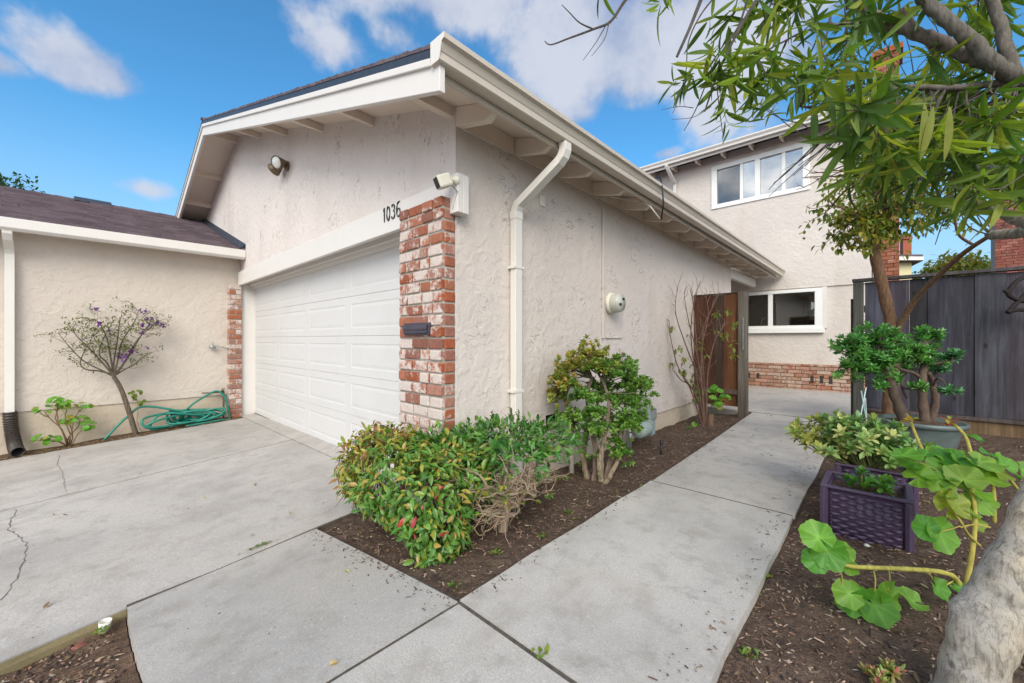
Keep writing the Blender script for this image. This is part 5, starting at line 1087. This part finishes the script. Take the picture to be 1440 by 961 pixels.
# ---- wicker planters
def planter(x0, x1, y0, y1, z0, z1, label):
    t = thing('planter_box', label, 'planter', ((x0 + x1) / 2, (y0 + y1) / 2, z0), 'purple woven planter boxes beside the path')
    k = .012
    def side(ax, u0, u1, p, sgn):
        mb = MB(); nr = 13; nc = int((u1 - u0 - .06) / .031 / 2); ch = (z1 - z0 - .05) / nr
        for i in range(nr):
            for j in range(nc * 2):
                w_ = (u1 - u0 - .06) / (nc * 2); a = u0 + .03 + j * w_; zz = z0 + .015 + i * ch; off = .006 if (j // 2 + i) % 2 else -.002; m_ = 5; q = []
                for s_ in range(m_ + 1):
                    t_ = s_ / m_; ph = ((j + t_) + i) * math.pi; o = sgn * (.012 * math.sin(ph)); uu = a + w_ * t_
                    for zq, oo in ((zz + .001, -.007), (zz + ch * .22, 0), (zz + ch * .78, 0), (zz + ch - .001, -.007)):
                        q.append(V((uu, p + o + sgn * oo, zq)) if ax == 'Y' else V((p + o + sgn * oo, uu, zq)))
                mb.add(q, [(4*s_+c, 4*s_+c+1, 4*s_+c+5, 4*s_+c+4) for s_ in range(m_) for c in range(3)])
        b0 = p - sgn * .008
        if ax == 'Y': mb.box((u0 + .02, b0, z0 + .01), (u1 - .02, b0 - sgn * .012, z1 - .02))
        else: mb.box((b0, u0 + .02, z0 + .01), (b0 - sgn * .012, u1 - .02, z1 - .02))
        mb.build('woven_side', M['purple'], t, smooth=True)
    side('Y', x0, x1, y0, -1); side('Y', x0, x1, y1, 1); side('X', y0, y1, x0, -1); side('X', y0, y1, x1, 1)
    for x in (x0, x1):
        for y in (y0, y1):
            mb = MB(); mb.box((x - .014, y - .014, z0 - .005), (x + .014, y + .014, z1 - .015)); mb.box((x - .020, y - .006, z0), (x + .020, y + .006, z1 - .016)); mb.box((x - .006, y - .020, z0), (x + .006, y + .020, z1 - .016)); mb.build('corner_post', M['purple'], t, bevel=.003)
    mb = MB()
    for a, b in (((x0 - .018, y0 - .018), (x1 + .018, y0 + .014)), ((x0 - .018, y1 - .014), (x1 + .018, y1 + .018)), ((x0 - .018, y0 + .015), (x0 + .014, y1 - .015)), ((x1 - .014, y0 + .015), (x1 + .018, y1 - .015))): mb.box((*a, z1 - .014), (*b, z1))
    mb.build('rim', M['purple'], t, bevel=.004)
    mb = MB(); n_ = 14; vs = [V((lerp(x0 + .012, x1 - .012, i / n_), lerp(y0 + .012, y1 - .012, j / n_), z1 - .05 + U(-.008, .008))) for j in range(n_ + 1) for i in range(n_ + 1)]
    mb.add(vs, [(j*(n_+1)+i, j*(n_+1)+i+1, (j+1)*(n_+1)+i+1, (j+1)*(n_+1)+i) for j in range(n_) for i in range(n_)]); mb.build('potting_soil', M['soil'], t)
    return t
planter(2.075, 2.445, 1.165, 1.50, -.035, .275, 'nearer purple woven planter box with bare soil and a small leafy plant')
planter(2.10, 2.48, 1.72, 2.06, -.03, .285, 'farther purple woven planter box overflowing with variegated green leaves')
r = random.Random(121)
b_ = V((2.24, 1.33, .23)); t = thing('young_plant', 'small bright green leafy plant growing in the nearer purple planter', 'plant', b_); fo = MB(); st = MB()
for k in range(16):
    c = b_ + V((r.uniform(-.10, .12), r.uniform(-.07, .09), r.uniform(.02, .07))); twig(st, b_, c, .003, .002, r, .1, 3, 4, (.2, .16, .08)); rosette(fo, c, UP + rdir(r) * .5, r, 7, .05, .034, [(.06, .20, .03), (.09, .25, .04), (.13, .29, .05)], 1.0, .15, .25, 4)
c = b_ + V((.0, .0, .0)); twig(st, c, c + V((0, .02, .10)), .004, .003, r, .05, 3, 4, (.35, .2, .12)); rosette(fo, c + V((0, .02, .10)), UP, r, 9, .055, .034, [(.10, .26, .04), (.14, .29, .05)], 1.0, .15, .25, 4)
fo.build('leaves', M['leafg'], t); st.build('stem', M['bark'], t)
b_ = V((2.24, 1.88, .24)); t = thing('variegated_plant', 'spreading variegated green and yellow plant filling the farther purple planter', 'plant', b_); fo = MB(); st = MB()
for k in range(210):
    v = V((r.gauss(0, .5), r.gauss(0, .45), 0)); v.x = max(-1, min(1, v.x)); v.y = max(-1, min(1, v.y)); c = b_ + V((v.x * .36 - .06, v.y * .27 + .06, .06 + r.uniform(.03, .30) * (1.05 - .6 * v.length * .7)))
    if c.x > 2.47 and c.z < .33: c.z = .35
    twig(st, b_ + V((v.x * .1, v.y * .1, 0)), c, .004, .002, r, .08, 4, 4, (.16, .18, .06)); rosette(fo, c, UP + V((v.x, v.y, 0)) * .7, r, 9, .062, .029, [(.20, .36, .09), (.28, .42, .13), (.14, .30, .09), (.50, .52, .20)] if v.x > -.5 else [(.38, .42, .09), (.26, .36, .08), (.46, .44, .13)], 1.05, .25, .2, 3)
fo.build('leaves', M['leafg'], t); st.build('stems', M['bark'], t)
mb = MB(); a = D(1211, 592, 2.92 + .35); 
mb.tube([D(1209, 592, 3.25), D(1218, 545, 3.3)], .004, 6); tag(mb.build('plant_stake', M['stake'], loc=D(1209, 592, 3.25)), 'pale plastic plant stake leaning right across the other, above the planter', 'stake')
mb = MB(); mb.tube([D(1219, 595, 3.3), D(1211, 550, 3.25)], .0045, 6); mb.tube([D(1219, 596, 3.29), D(1217, 560, 3.28)], .0035, 6); tag(mb.build('plant_stake', M['stake'], loc=D(1219, 595, 3.3)), 'pale plastic plant stake leaning left across the other, above the planter', 'stake')

# ---- large foreground geranium
r = random.Random(131)
gb = solve(1356, 842, zr); f0 = (gb - CAM).dot(FW)
t = thing('large_geranium', 'leggy geranium with thick yellow stems and large round bright green leaves beside the pale trunk', 'plant', gb)
fo = MB(); st = MB(); YS = (.42, .36, .09)
def gst(pts, a, b): 
    Q = smooth_path([D(x, y, f0 + dd) for x, y, dd in pts], 6); st.tube(Q, [lerp(a, b, i / (len(Q) - 1)) * (1 + .05 * math.sin(i * 1.7)) for i in range(len(Q))], 8, jit(YS, .1)); return Q
gst([(1356, 845, 0), (1363, 800, 0), (1369, 760, 0), (1371, 720, .02), (1366, 690, .05), (1355, 665, .1)], .011, .007); gst([(1355, 842, 0), (1345, 815, -.03), (1325, 805, -.06), (1285, 801, -.08), (1240, 799, -.10), (1200, 797, -.12), (1180, 792, -.12)], .011, .008)
gst([(1378, 768, 0), (1362, 752, -.02), (1352, 735, -.03), (1343, 722, 0)], .006, .004); gst([(1393, 742, -.05), (1370, 738, -.03), (1350, 742, -.03)], .004, .003); gst([(1398, 735, .05), (1398, 700, .05), (1396, 680, .08), (1398, 660, .1)], .008, .006); gst([(1355, 665, .1), (1330, 660, .15), (1310, 655, .2), (1298, 635, .25), (1285, 605, .3), (1281, 594, .3)], .009, .006)
gst([(1366, 640, .2), (1358, 615, .3), (1345, 600, .35), (1335, 594, .35)], .008, .006); gst([(1440, 700, .1), (1425, 680, .1), (1410, 660, .12)], .006, .005)
for (x, y, dd, R0, kx, ky, yl) in [(1162, 775, -.12, .060, -.3, .3, 0), (1152, 757, -.14, .055, -.2, .2, 0), (1150, 790, -.12, .045, -.2, .3, 0), (1182, 770, -.10, .045, 0, .5, .2), (1190, 795, -.10, .035, 0, .6, .1), (1202, 842, -.10, .060, -.3, .1, 0), (1195, 835, -.12, .05, -.2, .5, .1), (1228, 850, -.12, .062, -.3, .0, .05), (1250, 843, -.1, .062, .4, .0, .05), (1284, 846, -.08, .05, .5, .8, 0), (1318, 826, -.04, .042, 0, .2, .0), (1345, 825, -.03, .03, .2, .6, 0), (1320, 748, -.03, .068, -.1, .2, 0), (1302, 745, -.03, .05, -.2, .4, .0),
                              (1268, 640, .15, .06, -.2, .8, 0), (1285, 650, .15, .05, -.2, .6, .1), (1290, 672, .1, .055, -.6, .5, .15), (1310, 672, .1, .065, 0, .7, 0), (1320, 690, .05, .055, -.2, .4, .1), (1340, 650, .15, .075, 0, .9, 0), (1360, 655, .15, .075, .1, .8, .05), (1335, 665, .1, .07, -.1, .9, .05), (1355, 675, .05, .065, 0, .6, .2), (1378, 650, .12, .065, .2, .8, .1), (1385, 668, .08, .06, .2, .6, .2), (1400, 662, .1, .055, .3, .7, .5), (1345, 705, .02, .06, 0, .2, .45), (1335, 712, .02, .06, -.2, .3, .6), (1358, 712, .03, .05, .2, .2, .3), (1378, 705, .06, .055, .2, .3, .1), (1372, 690, .06, .06, .2, .4, .1), (1412, 655, .12, .05, .4, .6, 0), (1425, 665, .15, .04, .5, .6, .0), (1375, 618, .3, .035, .2, .8, 0), (1300, 640, .2, .03, 0, .8, 0), (1365, 730, .05, .045, .1, .1, .3), (1438, 660, .15, .045, .2, .5, .0), (1395, 640, .2, .05, .1, .9, 0), (1325, 640, .2, .05, -.1, .9, 0), (1350, 638, .22, .05, 0, .9, 0)]:
    c = D(x, y, f0 + dd); nrm = RT * kx + UP * (ky + .25) - FW * (1.0 - ky * .6); col = r.choice(GL); k = yl * r.uniform(.7, 1.3); col = tuple(lerp(a, b, k) for a, b in zip(jit(col, .1), (.42, .36, .05)))
    orb(fo, c, nrm + rdir(r) * .3, R0 * 1.08, r, col, seg=43, wav=.12)
for a, b in [((1182, 800, -.1), (1183, 830, -.1)), ((1228, 800, -.1), (1230, 832, -.12)), ((1250, 801, -.09), (1248, 832, -.1)), ((1300, 803, -.07), (1312, 815, -.04)), ((1330, 823, -.03), (1345, 812, -.02)), ((1182, 794, -.12), (1160, 775, -.12)), ((1350, 740, -.03), (1322, 748, -.03))]: gst([a, ((a[0] + b[0]) / 2 + 2, (a[1] + b[1]) / 2, (a[2] + b[2]) / 2), b], .003, .0022)
hub = D(1365, 690, f0 + .08)
for (x, y, dd) in [(1310, 672, .1), (1340, 655, .15), (1360, 660, .15), (1385, 668, .08), (1345, 708, .02), (1378, 700, .06), (1290, 672, .1), (1268, 642, .15), (1412, 657, .12), (1395, 642, .2)]: twig(st, hub, D(x, y, f0 + dd), .0035, .0025, r, .06, 5, 5, (.30, .32, .09), -.15)
for (x, y, dd, cs) in [(1280, 592, .3, [(.6, .42, .04), (.5, .45, .08)]), (1334, 592, .35, [(.45, .08, .06), (.4, .42, .1)])]:
    c = D(x, y, f0 + dd)
    for k in range(16): leaf(fo, c + rdir(r) * .012, rdir(r) + UP * .4, UP, r.uniform(.02, .04), .018, r.choice(cs), .2, .3, 3, prof_obov)
st.build('stems', M['bark'], t, smooth=True); fo.build('leaves', M['leaft'], t, smooth=True)

# ---- rosettes of succulent by the trunk
sc_ = [solve(x, y, zr) for x, y in ((1228, 958), (1250, 952), (1243, 975))]
labs = ['leftmost pink tipped green succulent rosette at the foot of the pale trunk', 'rightmost pink tipped green succulent rosette at the foot of the pale trunk', 'lowest pink tipped succulent rosette cut by the bottom edge of the photo']
for p, lb in zip(sc_, labs):
    mb = MB(); 
    for k in range(5): rosette(mb, p + V((U(-.02, .02), U(-.02, .02), .02)), UP + rdir(r) * .6, r, 10, .032, .012, [(.16, .26, .05), (.25, .30, .07), (.42, .14, .12), (.30, .25, .08)], 1.0, .1, .3, 3)
    tag(mb.build('succulent', M['leafg'], loc=p), lb, 'succulent', 'succulents by the pale trunk')

# ---- background: neighbours over the fence
nb = thing('neighbor_house', 'distant cream house corner with dark eaves and a brick chimney beyond the fence', 'house', D(1280, 477, 25) - UP * 1.2)
c0 = D(1271, 440, 25); 
def abox(mb, px0, px1, py0, py1, d, dep, col=(1, 1, 1, 1)):
    A = [D(px0, py0, d), D(px1, py0, d), D(px1, py1, d), D(px0, py1, d)]; e = V((0, 1, 0)) * dep + V((-.2, 0, 0)) * dep; mb.prism(A[::-1], e, col)
mb = MB(); abox(mb, 1240, 1282, 366, 500, 25, 5); mb.build('wall', M['yellowhouse'], nb)
mb = MB(); abox(mb, 1236, 1298, 358, 367, 24.5, 6); rfm = mb.build('roof', M['shingle'], nb)
mb = MB(); abox(mb, 1236, 1299, 361, 366, 24.45, .1); mb.build('fascia', M['white'], rfm)
mb = MB(); abox(mb, 1270, 1282, 334, 372, 26, .7, (.40, .13, .08, 0)); abox(mb, 1268.5, 1283.5, 332, 336, 25.9, .9, (.35, .12, .08, 0)); mb.build('chimney', M['brick2'], nb)
nc = thing('brick_chimney', 'tall red brick chimney rising behind the fence at the right', 'chimney', D(1414, 477, 12) - UP * 1.2)
a = D(1399, 400, 12); b = D(1429, 400, 12); w_ = (b - a).length * 1.25
mb = MB(); brickface(mb, (a.x, a.y, 1.2), (1, 0, 0), (0, -1, 0), w_, 4.2, .083, .22, .03, [(.31, .115, .085), (.34, .14, .105), (.28, .10, .08)], random.Random(2), 0, (0, .15)); mb.build('brick', M['brick2'], nc)
mb = MB(); mb.box((a.x + .005, a.y + .005, -.3), (a.x + w_ - .005, a.y + .7, 5.4)); mb.build('core', M['mortar'], nc)
def bgtree(name, label, c, R0, N, cols, r, base, lf=.35):
    t = thing(name, label, 'tree', base); st = MB(); fo = MB(); twig(st, base, c, R0 * .1, R0 * .06, r, .05, 8, 8, (.14, .11, .09))
    for k in range(26):
        v = rdir(r); v.z = abs(v.z) * .9 - .3; c2 = c + V((v.x * R0, v.y * R0, v.z * R0 * .75)) * r.uniform(.5, .95); twig(st, c - UP * R0 * .2, c2, R0 * .04, R0 * .012, r, .1, 5, 5, (.14, .11, .09)); rr = R0 * r.uniform(.28, .45); cc = r.choice(cols)
        for j in range(N): q = rdir(r); p = c2 + q * rr * r.uniform(.5, 1.05); leaf(fo, p, rdir(r), UP, lf, lf * .5, jit(cc if r.random() < .7 else r.choice(cols), .2), .2, .2, 2)
    st.build('trunk', M['bark2'], t); fo.build('crown', M['leaft'], t)
r = random.Random(141)
bgtree('distant_tree', 'rounded yellow green tree far beyond the fence between the chimneys', D(1350, 392, 30), 3.0, 110, [(.16, .19, .05), (.22, .21, .06), (.12, .16, .04), (.26, .21, .05)], r, D(1350, 477, 30) - UP * 1.6, .42)
bgtree('distant_tree', 'dark green tree top just showing above the shingle roof at the left edge', D(-36, 262, 32), 3.4, 120, [(.04, .09, .03), (.06, .11, .035)], r, D(-36, 477, 32) - UP * 1.6, .4)

# ---- litter, weeds, chips
r = random.Random(151)
mb = MB()
def chip(p, L, W, col):
    L *= r.choice([.6, .8, 1, 1, 1.5, 2.2]); a = r.uniform(0, 6.28); d = V((math.cos(a), math.sin(a), r.uniform(-.35, .35))); s_ = V((-math.sin(a), math.cos(a), r.uniform(-.4, .4))); d *= L / 2; s_ *= W / 2; up = V((0, 0, W * .45))
    mb.add([p - d - s_, p + d - s_ * .6, p + d * .9 + s_, p - d * .8 + s_ * .8, p + up], [(0, 1, 4), (1, 2, 4), (2, 3, 4), (3, 0, 4)], col)
CC = [(.13, .085, .062), (.18, .115, .08), (.075, .05, .042), (.24, .155, .105), (.05, .036, .032), (.36, .28, .21)]
for k in range(5200):
    x = r.uniform(0, .93); y = -.72 + 5.8 * r.random() ** 1.5; x0 = -.55 if y < -.15 else .0; x = r.uniform(x0, .90 if y < 1.3 else .88 - .03 * (y - 1.3))
    chip(V((x, y, zbed(x, y) + .003)), r.uniform(.006, .028), r.uniform(.004, .010), jit(r.choice(CC), .25))
for k in range(9500):
    x = 1.93 + 1.6 * r.random() ** 1.3; y = -.6 + 5.2 * r.random() ** 1.6; chip(V((x, y, zr(x, y) + .003)), r.uniform(.006, .026), r.uniform(.004, .010), jit(r.choice(CC), .25))
for k in range(1600):
    x = r.uniform(-.47, .40); y = r.uniform(-2.6, -1.79); z = lerp(zd(x, y) - .055, zs(x, y) - .03, max(0, min(1, (x + .5) / .85))); chip(V((x, y, z + .003)), r.uniform(.006, .028), r.uniform(.005, .014), jit(r.choice(CC), .3))
for k in range(700):
    x = r.uniform(-6.0, -5.72); y = r.uniform(-3, -.2); chip(V((x, y, zd(x, y) + .008)), r.uniform(.01, .04), r.uniform(.006, .014), jit(r.choice([(.22, .15, .08), (.14, .09, .05), (.3, .22, .12)]), .2))
for k in range(420):
    q = r.random(); y = -.7 + 5.4 * r.random() ** 1.4
    x = (.96 + abs(r.gauss(0, .05)) - .03 * max(0, y - 1.3)) if q < .45 else 1.90 - abs(r.gauss(0, .07))
    chip(V((x, y, .005)), r.uniform(.004, .016), r.uniform(.003, .008), jit(r.choice(CC), .3))
for k in range(160):
    x = r.uniform(-.6, .98); y = -.79 - abs(r.gauss(0, .05)); chip(V((x, y, zs(x, y) + .004)), r.uniform(.004, .014), r.uniform(.003, .008), jit(r.choice(CC), .3))
for k in range(260):
    x, y = r.uniform(-5, .9), r.uniform(-2.6, -.1)
    if x > -.6 and (y > -.85 or y < -1.7): continue
    chip(V((x, y, (zs(x, y) if x > -.6 else zd(x, y)) + .003)), r.uniform(.004, .010), r.uniform(.003, .006), jit(r.choice(CC + [(.4, .36, .3)]), .3))
o = mb.build('bark_mulch', M['chips'], loc=(1, 0, 0)); o['kind'] = 'stuff'; o['label'] = 'dark bark chips scattered over the beds'
mb = MB()
for k in range(150):
    q = r.random()
    if q < .35: x, y = r.uniform(.0, .95), r.uniform(-.7, 4.6); z = zbed(x, y)
    elif q < .75: x, y = 1.95 + r.random() * 1.6, r.uniform(-.5, 4.6); z = zr(x, y)
    elif q < .9: x, y = r.uniform(.96, 1.9), r.uniform(2.5, 5.2); z = .004
    else: x, y = r.uniform(-4, -.7), r.uniform(-2.3, -.3); z = zd(x, y)
    leaf(mb, V((x, y, z + .008)), V((r.uniform(-1, 1), r.uniform(-1, 1), .1)), UP, r.uniform(.02, .05), r.uniform(.012, .02), jit(r.choice([(.35, .28, .08), (.30, .20, .10), (.42, .36, .22), (.16, .11, .06), (.22, .24, .06)]), .2), -.2, .3, 3)
o = mb.build('leaf_litter', M['leaf'], loc=(1, 0, 0)); o['kind'] = 'stuff'; o['label'] = 'scattered dry fallen leaves'
weeds = [(640, 828, zbed, 'weed sprouting at the point of the bed where the path panels meet'), (700, 780, zbed, 'tiny weed in the bare soil under the tangled shrub'), (800, 722, zbed, 'small yellowish weed near the path edge beside the jade bush'), (762, 757, zbed, 'tiny yellowish weed between the tangled shrub and the path'), (763, 921, lambda x, y: 0, 'small weed growing in the path joint at the bottom edge'), (365, 769, zd, 'flat clump of weed in the joint between driveway and path panel'), (1078, 815, zr, 'lone green sprig beside the path edge left of the woven planter'), (1060, 838, zr, 'yellow green sprig by the path edge in the right hand bed'), (1050, 922, zr, 'tiny sprig in the soil beside the path near the bottom edge'), (172, 888, lambda x, y: -.25, 'green leaf sprig in the soil patch beside the white cup')]
for x, y, fz, lb in weeds:
    p = solve(x, y, fz) if x != 172 else V((-.42, -1.84, -.275)); mb = MB()
    if 'flat' in lb:
        for k in range(40): q = p + V((r.gauss(0, .01), r.gauss(0, .04), 0)); q.z = zd(q.x, q.y) + .003; leaf(mb, q, V((r.uniform(-1, 1), r.uniform(-1, 1), .5)), UP, .025, .009, pick([(.14, .22, .05), (.22, .27, .08)]), .1, .3, 2)
    else:
        for k in range(14): leaf(mb, p + V((r.gauss(0, .014), r.gauss(0, .014), r.uniform(0, .015))), V((r.uniform(-1, 1), r.uniform(-1, 1), r.uniform(.2, 1))), UP, r.uniform(.015, .03), .013, pick([(.12, .25, .04), (.25, .32, .06)]), .2, .3, 3)
    tag(mb.build('weed', M['leaft'], loc=p), lb, 'weed', 'small weeds in the soil and joints')
p = solve(146, 888, lambda x, y: zd(x, y) - .04); p.x = min(p.x, -.462); mb = MB(); mb.lathe([(0, 0), (.019, 0), (.021, .022)], p, (.05, .1, 1), 20, (1, 1, 1, 1)); mb.lathe([(.021, .022), (.025, .052), (.023, .05), (.02, .02)], p, (.05, .1, 1), 20); tag(mb.build('paper_cup', M['cup'], loc=p, smooth=True), 'small dirty white cup lying at the driveway edge in the soil patch', 'cup')
mb = MB(); p = solve(112, 903, lambda x, y: zd(x, y) - .06); mb.lathe([(.0, 0), (.03, .005), (.033, .015), (.02, .025), (0, .028)], p + V((.06, 0, -.01)), (.1, .2, 1), 7, (.26, .09, .07)); tag(mb.build('stone', M['chips'], loc=p), 'reddish stone fragment in the soil patch by the driveway edge', 'stone')
mb = MB(); p = solve(1219, 769, zr); mb.lathe([(.0, 0), (.013, .003), (.015, .009), (.008, .015), (0, .016)], p, (0, 0, 1), 10, (.6, .6, .55)); tag(mb.build('pebble', M['chips'], loc=p, smooth=True), 'white pebble in front of the nearer woven planter', 'pebble')
mb = MB(); p = solve(463, 938, zs); leaf(mb, p + UP * .006, V((.3, 1, .3)), UP, .03, .022, (.55, .42, .2), .4, .5, 3); tag(mb.build('fallen_leaf', M['leaf'], loc=p), 'curled tan leaf on the path panel near the bottom edge', 'leaf', 'lone leaves on the concrete')
mb = MB(); p = solve(485, 804, zs); leaf(mb, p + UP * .006, V((1, .3, .3)), UP, .035, .022, (.42, .45, .2), .4, .5, 3); tag(mb.build('fallen_leaf', M['leaf'], loc=p), 'pale green leaf on the path panel below the hedge', 'leaf', 'lone leaves on the concrete')

# ------------------------------------------------------------------ light and sky
SUN_EL, SUN_AZ = rad(35), math.atan2(.66, -.75)                         # azimuth from +Y towards +X
sd = V((math.sin(SUN_AZ) * math.cos(SUN_EL), math.cos(SUN_AZ) * math.cos(SUN_EL), math.sin(SUN_EL)))
ld = bpy.data.lights.new('sun', 'SUN'); ld.energy = 1.5; ld.angle = rad(35); ld.color = (1, .93, .80)
lo = bpy.data.objects.new('sun', ld); COL.objects.link(lo); lo.rotation_euler = (-sd).to_track_quat('-Z', 'Y').to_euler(); lo.location = (20, -20, 30)
w = bpy.data.worlds.new('World'); SC.world = w; w.use_nodes = True; nt = w.node_tree; nt.nodes.clear()
out = nt.nodes.new('ShaderNodeOutputWorld'); bg = nt.nodes.new('ShaderNodeBackground'); sky = nt.nodes.new('ShaderNodeTexSky')
sky.sky_type = 'NISHITA'; sky.sun_disc = False; sky.sun_elevation = SUN_EL; sky.sun_rotation = SUN_AZ; sky.dust_density = .6; sky.ozone_density = 2.2; sky.altitude = 0
tc = nt.nodes.new('ShaderNodeTexCoord'); L = nt.links.new
def wn(typ, **kw):
    n = nt.nodes.new('ShaderNode' + typ)
    for k, v in kw.items(): setattr(n, k, v)
    return n
def wm(op, a, b=0.0):
    n = wn('Math', operation=op)
    for i, v in enumerate((a, b)):
        if isinstance(v, bpy.types.NodeSocket): L(v, n.inputs[i])
        else: n.inputs[i].default_value = v
    return n.outputs[0]
def wmap(v, a, b, c=0.0, d=1.0, smooth=True):
    n = wn('MapRange'); n.interpolation_type = 'SMOOTHSTEP' if smooth else 'LINEAR'; L(v, n.inputs[0])
    for i, q in enumerate((a, b, c, d)): n.inputs[1 + i].default_value = q
    return n.outputs[0]
gen = tc.outputs['Generated']
n1 = wn('TexNoise'); n1.inputs['Scale'].default_value = 4.2; n1.inputs['Detail'].default_value = 9; n1.inputs['Roughness'].default_value = .58; L(gen, n1.inputs['Vector'])
n2 = wn('TexNoise'); n2.inputs['Scale'].default_value = 13; n2.inputs['Detail'].default_value = 6; L(gen, n2.inputs['Vector'])
tot = None
# cumulus at their directions: (photo direction, half width, half height, strength)
for (x, y, ax, az, s_) in [(112, 92, .105, .062, 1.0), (-10, 88, .06, .03, .9), (470, 72, .10, .06, .75), (430, 28, .09, .05, .5), (215, 266, .06, .022, .6), (640, -30, .26, .12, 1.0), (860, 60, .32, .17, 1.2), (800, 150, .20, .08, .8), (1050, 100, .20, .16, .9), (935, 216, .05, .022, .9), (560, 50, .09, .06, .6), (1330, 330, .25, .06, .35)]:
    d = ray(x, y).normalized(); h = UP.cross(d).normalized(); v_ = d.cross(h)
    dp = []
    for q, k in ((h, ax), (v_, az)):
        n = wn('VectorMath', operation='DOT_PRODUCT'); L(gen, n.inputs[0]); n.inputs[1].default_value = q; dp.append(wm('DIVIDE', n.outputs['Value'], k))
    n = wn('VectorMath', operation='DOT_PRODUCT'); L(gen, n.inputs[0]); n.inputs[1].default_value = d; fr = wm('GREATER_THAN', n.outputs['Value'], .3)
    rr = wm('SQRT', wm('ADD', wm('MULTIPLY', dp[0], dp[0]), wm('MULTIPLY', dp[1], dp[1])))
    m = wm('MULTIPLY', wm('MULTIPLY', wmap(rr, 1.35, .0), s_), fr); tot = m if tot is None else wm('MAXIMUM', tot, m)
nz = wm('ADD', wm('MULTIPLY', n1.outputs['Fac'], .75), wm('MULTIPLY', n2.outputs['Fac'], .25))
# unseen bright cloud cover added behind the camera as neutral fill light
sep = wn('SeparateXYZ'); L(gen, sep.inputs[0])
back = wmap(nz, .36, .56, 0, .95)
bd = wn('VectorMath', operation='DOT_PRODUCT'); L(gen, bd.inputs[0]); bd.inputs[1].default_value = -FW
back = wm('MULTIPLY', back, wmap(bd.outputs['Value'], -.1, .25))
front = wmap(wm('ADD', tot, wm('MULTIPLY', wm('SUBTRACT', nz, .5), 3.2)), .30, .85)
front = wm('MULTIPLY', front, wmap(tot, .0, .15))
mask = front
shade = wmap(n1.outputs['Fac'], .36, .62, .0, 1.0)
cc = wn('Mix', data_type='RGBA'); L(shade, cc.inputs[0]); cc.inputs[6].default_value = (1.75, 2.15, 3.1, 1); cc.inputs[7].default_value = (3.3, 3.45, 3.9, 1)
hs_ = wn('HueSaturation'); hs_.inputs['Saturation'].default_value = 1.12; hs_.inputs['Value'].default_value = 1.0; L(sky.outputs[0], hs_.inputs['Color'])
tint = wn('Mix', data_type='RGBA', blend_type='MULTIPLY'); tint.inputs[0].default_value = 1; L(hs_.outputs[0], tint.inputs[6]); tint.inputs[7].default_value = (.56, 1.02, 1.10, 1)
mx = wn('Mix', data_type='RGBA'); L(wm('MULTIPLY', mask, .92), mx.inputs[0]); L(tint.outputs[2], mx.inputs[6]); L(cc.outputs[2], mx.inputs[7])
mb_ = wn('Mix', data_type='RGBA'); L(back, mb_.inputs[0]); hz_ = wn('Mix', data_type='RGBA'); L(wmap(sep.outputs[2], .42, .0, 0, .85), hz_.inputs[0]); L(mx.outputs[2], hz_.inputs[6]); hz_.inputs[7].default_value = (2.3, 3.0, 3.9, 1); L(hz_.outputs[2], mb_.inputs[6]); bc_ = wn('Mix', data_type='RGBA'); L(wmap(nz, .44, .62), bc_.inputs[0]); bc_.inputs[6].default_value = (7.8, 7.9, 8.4, 1); bc_.inputs[7].default_value = (14.0, 13.3, 12.7, 1); L(bc_.outputs[2], mb_.inputs[7]); L(mb_.outputs[2], bg.inputs[0]); bg.inputs[1].default_value = .11; L(bg.outputs[0], out.inputs[0])
SC.view_settings.view_transform = 'Standard'; SC.view_settings.look = 'None'; SC.view_settings.exposure = 0.92; SC.view_settings.gamma = 1
SC.cycles.max_bounces = 8; SC.cycles.transparent_max_bounces = 16; SC.cycles.diffuse_bounces = 4
SC.cycles.use_denoising = True
